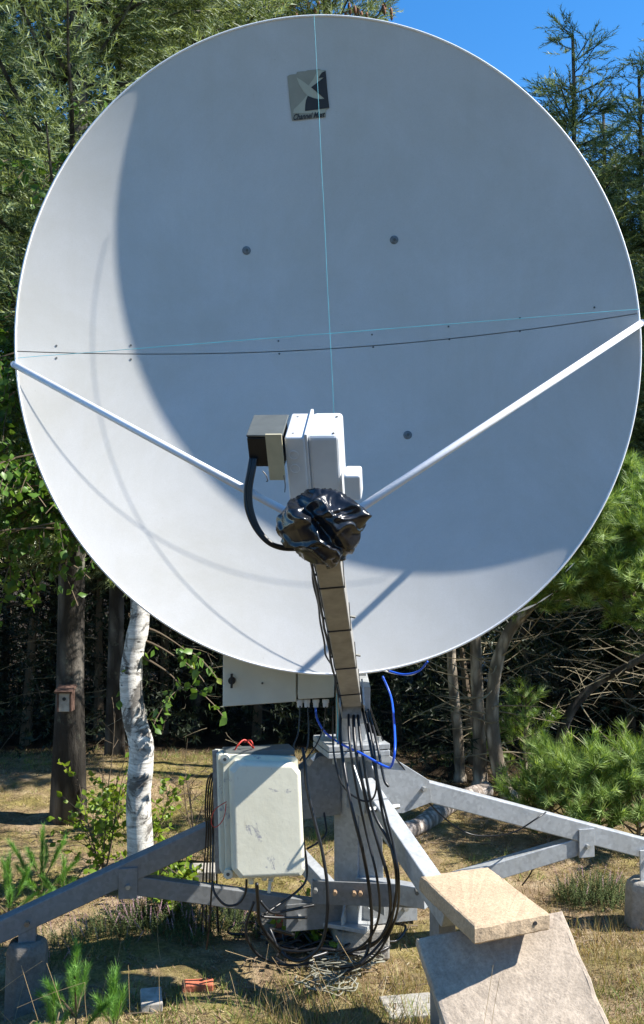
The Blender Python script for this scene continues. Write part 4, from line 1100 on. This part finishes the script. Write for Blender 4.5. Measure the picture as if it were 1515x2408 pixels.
MB().box(cabp(.5, 1.01, -.09), q0 * .12, qn * .05, V3(0, 0, .010)).build('top_rail', M['grey_top'], cab, bevel=.002)
MB().bar(cabp(-.10, -.03, -.10), cabp(-.10, 1.0, -.10), .02, .012, (0, 1, 0)).build('mounting_rail', M['galv_dark'], cab)
for (u, L) in ((.30, .03), (.48, .02), (.57, .025)):
    c = cabp(u, 0, -.03); MB().tube([c, c - V3(0, 0, .012), c - V3(0, 0, .013), c - V3(0, 0, L)], [.014, .014, .010, .009], 10).build('cable_gland', M['cream'], cab)
c = cabp(.55, 0, -.02); MB().tube([c - V3(0, 0, .02), c - V3(.004, 0, .06)], .006, 8).build('cable_gland', M['cream'], cab)
# side wire bundle, red wires on top, foil
for k in range(5):
    x0 = 508 - k * 5; pts = [P(520 - k * 2, 1790 + 6 * k, 3.33), P(x0 + 2, 1830, 3.34), P(x0 - 5, 1900, 3.35), P(x0 - 2, 1960, 3.40), P(x0 + 2 - 3 * k, 2060, 3.68), P(x0 + 2 - 3 * k, 2110, 3.74), P(x0 + 6 - 5 * k, 2190, 3.76)]
    if k == 1: pts = pts[:4] + [P(500, 2050, 3.33), P(496, 2120, 3.35), P(492, 2180, 3.38), P(486, 2232, 3.45)]
    o = MB().tube(spline(pts, 6), .0032 if k else .0042, 6).build('side_cable', M['black'], None, smooth=True)
    tag(o, ['thick black cable bowing out at the upper left side of the cabinet', 'thin black cable running down left of the cabinet to the ground', 'black cable third from the cabinet edge in the side bundle', 'black cable fourth from the cabinet edge in the side bundle', 'outermost thin cable of the bundle left of the cabinet'][k], 'cable', 'cables left of the cabinet')
o = MB().tube(spline([P(500, 2072, 3.33), P(505, 2100, 3.30), P(530, 2128, 3.3), P(560, 2125, 3.3), P(577, 2100, 3.3), P(580, 2068, 3.3)], 6), .0042, 8).build('hanging_cable', M['black'], None, smooth=True); tag(o, 'black cable sagging in a short loop under the lower left of the cabinet', 'cable')
o = MB().tube(spline([P(548, 1772, 3.3), P(560, 1752, 3.3), P(575, 1740, 3.32), P(590, 1752, 3.33), P(600, 1766, 3.33)], 5), .003, 6).tube(spline([P(575, 1745, 3.32), P(590, 1742, 3.3), P(597, 1760, 3.3)], 5), .003, 6).build('red_wire', M['red'], None, smooth=True); tag(o, 'loose red wires on top of the equipment cabinet', 'wire')
o = MB().tube(spline([P(533, 1885, 3.2), P(505, 1905, 3.2), P(497, 1935, 3.2), P(508, 1945, 3.2), P(526, 1925, 3.2), P(532, 1890, 3.2)], 6), .0016, 5).build('thin_wire', M['red'], None); tag(o, 'thin reddish wire loop at the left edge of the cabinet', 'wire')
# small upright stick with tape right of the cabinet
ft = thing('foil_scrap', 'crumpled silver foil scrap at the upper right corner of the cabinet', 'foil', P(728, 1785, 3.5))
pts = [P(715, 1790, 3.5), P(728, 1775, 3.48), P(744, 1770, 3.5), P(738, 1790, 3.46), P(727, 1803, 3.5)]; MB().add(pts + [P(730, 1784, 3.44)], [(0, 1, 5), (1, 2, 5), (2, 3, 5), (3, 4, 5), (4, 0, 5)]).build('foil', M['tape'], ft)

# ================================================================== CABLES
def fwd(p):
    px, py, Y = p
    k = min(1, max(0, (py - 1640) / 120)) * min(1, max(0, (2190 - py) / 120)) * min(1, max(0, (px - 775) / 45))
    return (px, py, min(Y, Y * (1 - k) + (3.30 - .0010 * max(0, px - 860)) * k))
def cable(pts, r, label, mat='black', group='black cables hanging down the mast', name='black_cable', cat='cable'):
    if group and 'mast' in group and len(pts) < 9 or 'mast' in label or 'leg' in label or 'bundle' in label: pts = [fwd(p) for p in pts] if 'right leg' not in label else pts
    o = MB().tube(spline([P(*p) for p in pts], 7), r, 8).build(name, M[mat], None, smooth=True); return tag(o, label, cat, group)
cable([(806, 1640, 3.50), (800, 1720, 3.55), (812, 1820, 3.58), (831, 1914, 3.55), (855, 2009, 3.52), (872, 2118, 3.48), (872, 2203, 3.45), (850, 2262, 3.45), (800, 2275, 3.5)], .0062, 'thick black cable crossing the front of the mast from arm foot to rope heap')
cable([(832, 1645, 3.5), (834, 1740, 3.55), (850, 1830, 3.56), (869, 1914, 3.54), (893, 1995, 3.52), (916, 2084, 3.5), (913, 2169, 3.48), (872, 2225, 3.5), (790, 2235, 3.55)], .0062, 'second thick black cable, passing over the right edge of the mast')
cable([(838, 1645, 3.5), (848, 1740, 3.53), (862, 1830, 3.54), (880, 1914, 3.54), (918, 1985, 3.52), (934, 2050, 3.5), (928, 2125, 3.48), (908, 2200, 3.45), (845, 2270, 3.42)], .0052, 'black cable bowing furthest right of the hanging bundle')
cable([(846, 1640, 3.5), (868, 1740, 3.52), (885, 1830, 3.52), (900, 1914, 3.5), (918, 1985, 3.5), (932, 2060, 3.48), (926, 2140, 3.46), (890, 2210, 3.46), (800, 2240, 3.5)], .0048, 'black cable running over the front leg beside the bundle')
cable([(862, 1655, 3.55), (885, 1740, 3.52), (903, 1830, 3.5), (915, 1850, 3.5)], .0052, 'short black cable ending at the head of the front leg')
cable([(784, 1660, 3.5), (783, 1740, 3.52), (790, 1800, 3.5), (808, 1850, 3.48), (845, 1880, 3.46), (872, 1882, 3.45), (884, 1860, 3.46), (884, 1820, 3.5), (870, 1740, 3.55)], .0036, 'thin black cable hanging in a loop across the mast head')
cable([(712, 1758, 3.45), (718, 1800, 3.42), (722, 1850, 3.4), (740, 1930, 3.38), (757, 1998, 3.36), (770, 2084, 3.34), (768, 2169, 3.33), (750, 2230, 3.33), (702, 2260, 3.35), (661, 2237, 3.38), (638, 2193, 3.4), (640, 2185, 3.42), (690, 2198, 3.5)], .0062, 'thick black cable hanging right of the cabinet and looping on the ground', group='black cables around the cabinet')
cable([(604, 2078, 3.2), (607, 2120, 3.25), (612, 2170, 3.3), (640, 2212, 3.35), (680, 2252, 3.4), (720, 2254, 3.4), (770, 2240, 3.45)], .0062, 'black cable dropping from the gland under the cabinet', group='black cables around the cabinet')
cable([(598, 2120, 3.3), (580, 2170, 3.3), (583, 2210, 3.3), (614, 2250, 3.35), (678, 2270, 3.4), (740, 2262, 3.42)], .005, 'black cable arching left under the cabinet to the ground', group='black cables around the cabinet')
cable([(615, 2155, 3.4), (640, 2138, 3.45), (700, 2095, 3.55), (722, 2060, 3.6), (716, 1990, 3.6), (712, 1960, 3.6)], .0045, 'black cable rising diagonally past the brace below the cabinet', group='black cables around the cabinet')
cable([(612, 2118, 3.4), (640, 2146, 3.42), (680, 2140, 3.5), (740, 2128, 3.55)], .005, 'black cable bending flat below the cabinet glands', group='black cables around the cabinet')
cable([(618, 2156, 3.38), (660, 2158, 3.42), (722, 2158, 3.5)], .005, 'straight black cable lying level below the cabinet', group='black cables around the cabinet')
cable([(750, 1830, 3.74), (765, 1930, 3.64), (767, 1960, 3.6), (750, 1980, 3.58), (722, 1996, 3.55)], .004, 'black cable curling back between cabinet and mast', group='black cables around the cabinet')
cable([(866, 1650, 3.62), (900, 1740, 3.68), (960, 1820, 3.74), (1020, 1900, 3.8), (1090, 1955, 3.82), (1150, 1966, 3.83), (1210, 1956, 3.82), (1262, 1925, 3.82), (1284, 1910, 3.86)], .0032, 'thin black cable swinging from the mast to the right leg')
cable([(820, 1645, 3.5), (822, 1740, 3.52), (838, 1850, 3.5), (862, 1960, 3.5), (886, 2060, 3.48), (892, 2150, 3.46), (862, 2215, 3.45), (800, 2250, 3.5)], .0045, 'slimmer black cable between the two thick ones crossing the mast')
cable([(853, 1645, 3.5), (876, 1740, 3.5), (892, 1850, 3.5), (925, 1985, 3.48), (938, 2070, 3.46), (930, 2160, 3.46), (880, 2250, 3.46), (800, 2290, 3.48)], .0045, 'black cable at the right edge of the bundle sweeping down to the rope heap')
cable([(706, 1660, 3.5), (702, 1720, 3.48), (690, 1760, 3.45), (700, 1800, 3.45)], .0028, 'thin dark cable dropping from the leftmost gland', group='thin cables below the connector box')
cable([(724, 1662, 3.5), (726, 1720, 3.48), (722, 1760, 3.46), (705, 1790, 3.45)], .0028, 'thin dark cable dropping from the second gland', group='thin cables below the connector box')
cable([(766, 1662, 3.5), (762, 1705, 3.5), (745, 1750, 3.48), (716, 1790, 3.45)], .0028, 'thin dark cable curving down left from the rightmost gland', group='thin cables below the connector box')
cable([(1262, 2010, 3.95), (1250, 2050, 4.0), (1228, 2082, 4.05)], .003, 'short black cable end hanging below the right brace', group=None)
cable([(742, 1655, 3.68), (746, 1690, 3.66), (765, 1722, 3.62), (800, 1748, 3.58), (850, 1772, 3.55), (905, 1802, 3.5), (921, 1800, 3.5), (929, 1760, 3.52), (927, 1700, 3.58), (920, 1640, 3.62), (900, 1590, 3.66)], .0042, 'bright blue cable sagging across the mast flange', 'blue_cable', None, 'blue_cable')
cable([(1006, 1555, 3.66), (985, 1578, 3.68), (950, 1586, 3.7), (915, 1578, 3.72)], .0042, 'short blue cable loop at the lower right rim of the dish', 'blue_cable', None, 'blue_cable')
cable([(1000, 1565, 3.68), (970, 1586, 3.7), (930, 1584, 3.72), (900, 1576, 3.72)], .003, 'white wire looping beside the blue cable under the rim', 'white_plastic', None, 'white_wire', 'wire')

# rope heap
def coils(name, label, cx, cy, n, r, mat, rad, seed, flat=.5, cat='rope', zh=.05):
    rr = random.Random(seed); g = G(cx, cy); t = thing(name, label, cat, g)
    for k in range(n):
        c = g + V3(rr.gauss(0, rad * .35), rr.gauss(0, rad * .42), 0); R0 = rad * rr.uniform(.35, .9); pts = []
        m = rr.randrange(9, 16); a0 = rr.uniform(0, 6.28); e1 = rr.uniform(.35, 1)
        for i in range(m):
            a = a0 + i * .62; q = R0 * (1 + .25 * math.sin(i * 1.7 + k)); x, y = c.x + q * math.cos(a), c.y + q * e1 * math.sin(a)
            pts.append(V3(x, y, gz(x, y) + .012 + rr.uniform(0, zh)))
        MB().tube(spline(pts, 5), r, 6).build('loop', M[mat], t, smooth=True)
coils('rope_heap', 'heap of weathered pale rope below the mast', 812, 2262, 11, .0030, 'rope', .14, 51, zh=.03)
coils('rope_heap', 'small tangle of pale rope in front of the larger heap', 772, 2325, 7, .0028, 'rope', .10, 52, zh=.02)
coils('cable_coil', 'coiled black cable lying in the rope heap', 800, 2235, 9, .0055, 'black', .20, 53, cat='cable', zh=.06)
coils('cable_coil', 'loose black cable loops on the ground under the cabinet', 690, 2225, 7, .0055, 'black', .20, 54, cat='cable', zh=.05)

# ================================================================== SLABS, BLOCKS
z0 = .475
sp = [P(985, 2058, 1), P(1147, 2037, 1), P(1292, 2144, 1), P(1117, 2179, 1)]
def atz(px, py, z):
    r = ray(px, py); return CAM + r * ((z - CAM.z) / r.z)
c4 = [atz(985, 2058, z0), atz(1147, 2037, z0), atz(1292, 2146, z0 + .0), atz(1117, 2179, z0)]
pv = thing('sandy_paver', 'small sandy concrete paver lying flat on the front leg above the larger slab', 'paver', (c4[0] + c4[2]) / 2 - V3(0, 0, .06))
def rough_slab(name, top, dn, mat, parent, nu=36, nv=24, amp=.0022):
    """slab with a worn, slightly ragged outline"""
    mb = MB(); V = []; F = []
    def pt(u, v, w):
        p = top[0].lerp(top[1], u).lerp(top[3].lerp(top[2], u), v) + dn * w
        n = V3(mnoise.noise(p * 40), mnoise.noise(p * 40 + V3(9, 0, 0)), mnoise.noise(p * 40 + V3(0, 9, 0))); return p + n * amp
    cen = (top[0] + top[1] + top[2] + top[3]) / 4
    rings = []
    per = [(i / nu, 0) for i in range(nu)] + [(1, i / nv) for i in range(nv)] + [(1 - i / nu, 1) for i in range(nu)] + [(0, 1 - i / nv) for i in range(nv)]
    for (ins, w) in [(.03, 0), (.008, .04), (0, .14), (0, .35), (0, .6), (0, .88), (.012, 1.0), (.1, 1.0)]:
        ring = []
        for (u, v) in per:
            uu = ins + u * (1 - 2 * ins); vv = ins * 1.3 + v * (1 - 2.6 * ins)
            # rounded corners
            p = pt(uu, vv, w); chip = max(0, mnoise.noise(p * 14) - .2) * (.011 if w < .2 or w > .85 else .005); p = p + (cen - p).normalized() * chip
            ring.append(p)
        rings.append(ring)
    n = len(per)
    for r_ in rings: V += r_
    for i in range(len(rings) - 1):
        for k in range(n): F.append((i * n + k, i * n + (k + 1) % n, (i + 1) * n + (k + 1) % n, (i + 1) * n + k))
    F.append(tuple(range(n))); F.append(tuple((len(rings) - 1) * n + k for k in range(n))[::-1])
    return mb.add(V, F).build(name, mat, parent, smooth=False)
rough_slab('stone', c4, V3(0, 0, -.052), M['paver'], pv)
hl = c4[3].lerp(c4[2], .80) + V3(0, 0, -.022); hd = (c4[2] - c4[1]).normalized(); MB().tube([hl - hd * .004, hl + hd * .0035], .006, 8).build('hole', M['joint'], pv)
# big leaning slab
d1 = V3(-.19, .66, .66).normalized(); TL = P(979, 2205, 2.88); TR = P(1323, 2140, 2.93)
d2 = (TR - TL); BL = TL - d1 * .52; BR = TR - d1 * .52
BL = CAM + ray(1095, 2560) * ((BL - CAM).length / ray(1095, 2560).length); BR = CAM + ray(1500, 2560) * ((BR - CAM).length / ray(1500, 2560).length)
bs = thing('leaning_slab', 'big grey concrete slab leaning towards the viewer at the bottom right', 'paver', (BL + BR) / 2)
nn = (TR - TL).cross(BL - TL).normalized(); nn = nn if nn.z < 0 else -nn
rough_slab('stone', [TL, TR, BR, BL], nn * .05, M['slab'], bs, amp=.002)
# others
def block(name, label, cat, px, py, ax, ay, az, mat, rot=0, lift=0, tilt=0):
    g = G(px, py); c = g + V3(0, 0, az + lift); ca_, sa_ = math.cos(rot), math.sin(rot)
    o = MB().box(c, V3(ca_, sa_, tilt) * ax, V3(-sa_, ca_, 0) * ay, V3(0, 0, az)).build(name, M[mat], None, bevel=.004); return tag(o, label, cat)
block('wood_block', 'weathered grey wood block half in shade at the bottom left', 'wood block', 356, 2362, .036, .065, .015, 'wood', R(12))
block('brick', 'flat piece of red brick right of the wood block', 'brick', 465, 2325, .055, .028, .013, 'brick', R(6), -.002)
block('brick', 'red brown brick standing behind the rope heap under the brace', 'brick', 682, 2205, .05, .03, .055, 'brick', R(-15), 0)
block('stone_block', 'narrow pale stone behind the cables under the cabinet', 'stone', 630, 2200, .03, .04, .06, 'stone', R(5))
block('stone_slab', 'flat pale stone in the grass left of the cabinet, behind the brace', 'stone', 455, 2062, .11, .07, .022, 'stone', R(3), 0)
block('stone_slab', 'flat grey stone sunk in the grass left of the leaning slab', 'stone', 965, 2375, .09, .08, .012, 'stone', R(10), -.006)
block('stone_slab', 'pale flat stone behind the mast foot', 'stone', 870, 2150, .20, .06, .015, 'stone', R(-4), 0)

# ================================================================== GRASS, HEATHER, LITTER
def inside_slabs(x, y):
    return (.25 < x < .95 and 2.4 < y < 3.0)
BL_V = np.array([(-.5, 0, 0), (.5, 0, 0), (.38, .10, .45), (-.38, .10, .45), (0, .35, 1.0)]); BL_F = np.array([(0, 1, 2), (0, 2, 3), (3, 2, 4)])
def grass(name, label, n, xr, yr, hr, mat, thr, seed, w=.0028, bare=True, fn=None, bend=.5):
    rr = random.Random(seed); pos, dr, sc = [], [], []
    while len(pos) < n:
        y = yr[0] + (yr[1] - yr[0]) * rr.random() ** 1.25; hw_ = .37 * y + .1; x = rr.uniform(max(xr[0], -hw_), min(xr[1], hw_))
        if fn is not None and not fn(x, y): continue
        d = mnoise.noise(Vector((x * 1.7 + seed, y * 1.7, 0))) + .5 * mnoise.noise(Vector((x * 5, y * 5, seed)))
        if d < thr + rr.uniform(-.15, .15): continue
        if inside_slabs(x, y): continue
        # tufts
        k = rr.randrange(2, 7)
        for _ in range(k):
            xx, yy = x + rr.gauss(0, .012), y + rr.gauss(0, .012); pos.append((xx, yy, gz(xx, yy) - .004)); dr.append((rr.gauss(0, bend), rr.gauss(0, bend), 1)); h = rr.uniform(*hr) * (1 + .5 * max(0, d)); sc.append((w * rr.uniform(.6, 1.4), h, h))
    pos, dr, sc = np.array(pos), np.array(dr), np.array(sc); g = np.random.default_rng(seed)
    me = tri_mesh(name, [scatter(BL_V, BL_F, pos, frames(dr, g.uniform(0, 6.28, len(pos))), sc)])
    o = link_mesh(name, me, M[mat]); tag(o, label, 'grass', kind='stuff'); return o
bare = lambda x, y: not (-1.25 < x < -.15 and 3.45 < y < 3.85 and mnoise.noise(Vector((x * 4, y * 4, 1))) < .25)
grass('dry_grass', 'short dry tan grass over the clearing', 40000, (-3, 3.5), (2.8, 7.3), (.010, .030), 'grass', -.1, 61, .003, fn=bare)
grass('litter', 'flat dry moss and litter strands on the clearing floor', 80000, (-3, 3.5), (2.8, 7.4), (.008, .028), 'litter', -1, 64, .0038, bend=2.2)
grass('green_grass', 'green grass tufts scattered among the dry grass', 6000, (-3, 3.5), (2.8, 7.3), (.02, .055), 'green_grass', .2, 62, fn=bare)
grass('tall_dry_grass', 'taller straw coloured grass around the rope heap and leaning slab', 4500, (-.2, 2.5), (2.7, 4.4), (.03, .08), 'grass', .0, 63, .0026, bend=.35)
# single stalks
stt = MB()
def stalk(px0, py0, px1, py1, Y, r=.0006):
    a, b = P(px0, py0, Y), P(px1, py1, Y - .03); m_ = a.lerp(b, .5) + V3(rnd.uniform(-.004, .004), 0, .004); stt.tube(spline([a, m_, b], 5), r, 4)
for s in [(600, 2400, 632, 2220, 2.95), (800, 2390, 735, 2250, 2.95), (560, 2440, 700, 2330, 2.9), (740, 2310, 530, 2235, 3.0), (90, 2400, 50, 2270, 2.9), (150, 2380, 110, 2265, 2.9), (0, 2330, 100, 2260, 2.95), (40, 2370, 200, 2310, 2.92), (306, 2400, 302, 2270, 2.95), (378, 2400, 374, 2280, 2.95), (205, 2400, 200, 2310, 2.95), (560, 2370, 540, 2285, 2.95), (535, 2360, 533, 2310, 2.95), (600, 2330, 590, 2250, 3.0), (1130, 2460, 1160, 2270, 2.55), (1150, 2460, 1175, 2300, 2.55), (870, 2430, 940, 2330, 2.9), (960, 2440, 990, 2310, 2.85), (850, 2300, 790, 2200, 3.1), (985, 2320, 930, 2230, 3.1), (700, 2360, 640, 2250, 3.0), (450, 2420, 430, 2290, 2.9)]:
    stalk(*s)
for _ in range(90):
    x = rnd.uniform(-1.1, 1.3); y = rnd.uniform(2.8, 4.6); g = V3(x, y, gz(x, y)); h = rnd.uniform(.08, .22)
    stt.tube(branch_pts(g, (rnd.gauss(0, .3), rnd.gauss(0, .3), 1), h, -.1, 4), [.0008, .0008, .0007, .0006, .0005], 3)
o = stt.build('dry_stalks', M['straw']); tag(o, 'single long dry grass stalks standing and leaning in the foreground', 'grass', kind='stuff')
# twigs and chips on the ground
tw = MB()
for _ in range(420):
    x = rnd.uniform(-1.6, 1.8); y = rnd.uniform(2.9, 6.5); L = rnd.uniform(.02, .12); a = rnd.uniform(0, 6.28); z = gz(x, y) + .012
    tw.tube([(x, y, z), (x + L * .5 * math.cos(a), y + L * .5 * math.sin(a), z + .01), (x + L * math.cos(a + .2), y + L * math.sin(a + .2), z)], [.003, .0028, .0015], 4)
o = tw.build('ground_twigs', M['darktwig']); tag(o, 'fallen brown twigs and wood chips scattered on the moss', 'twigs', kind='stuff')
# heather
HV, HF = brush(9, .16, .09, .12, 6)
def heather(label, px, py, rx, ry, n, h, pink, seed, extra=None):
    rr = random.Random(seed); g = G(px, py); t = thing('heather_bush', label, 'heather', g); A, B = [], []
    for _ in range(n):
        a = rr.uniform(0, 6.28); q = math.sqrt(rr.random()); x, y = g.x + rx * q * math.cos(a), g.y + ry * q * math.sin(a); z = gz(x, y)
        d = V3(rr.gauss(0, .3) + .3 * math.cos(a) * q, rr.gauss(0, .3), 1).normalized(); H = h * rr.uniform(.5, 1.1) * (1.1 - .5 * q)
        k = 0.0
        while k < H: A.append((V3(x, y, z) + d * k, d)); k += .022
        if rr.random() < pink:
            for k2 in range(4): B.append((V3(x, y, z) + d * (H + .012 * k2), d))
    needles_obj('foliage', A, M['heather'], t, (.03, .05), (HV, HF), seed)
    if B: needles_obj('flowers', B, M['heather_pink'], t, (.022, .034), (HV, HF), seed)
heather('heather patch with pink flower spikes below the left brace', 455, 2185, .34, .18, 620, .10, .30, 71)
heather('sparse heather just right of the birch foot', 320, 2180, .20, .12, 200, .09, .12, 72)
heather('olive green heather bush left of the right footing', 1402, 2120, .17, .12, 420, .12, .06, 73)
heather('small low heather in the grass behind the cabinet', 430, 2020, .25, .15, 160, .07, .2, 74)
heather('low heather strip beneath the left leg near the footing', 190, 2230, .25, .13, 260, .08, .05, 75)
heather('single heather sprig left of the front pine seedling', 190, 2290, .05, .04, 16, .09, .2, 76)
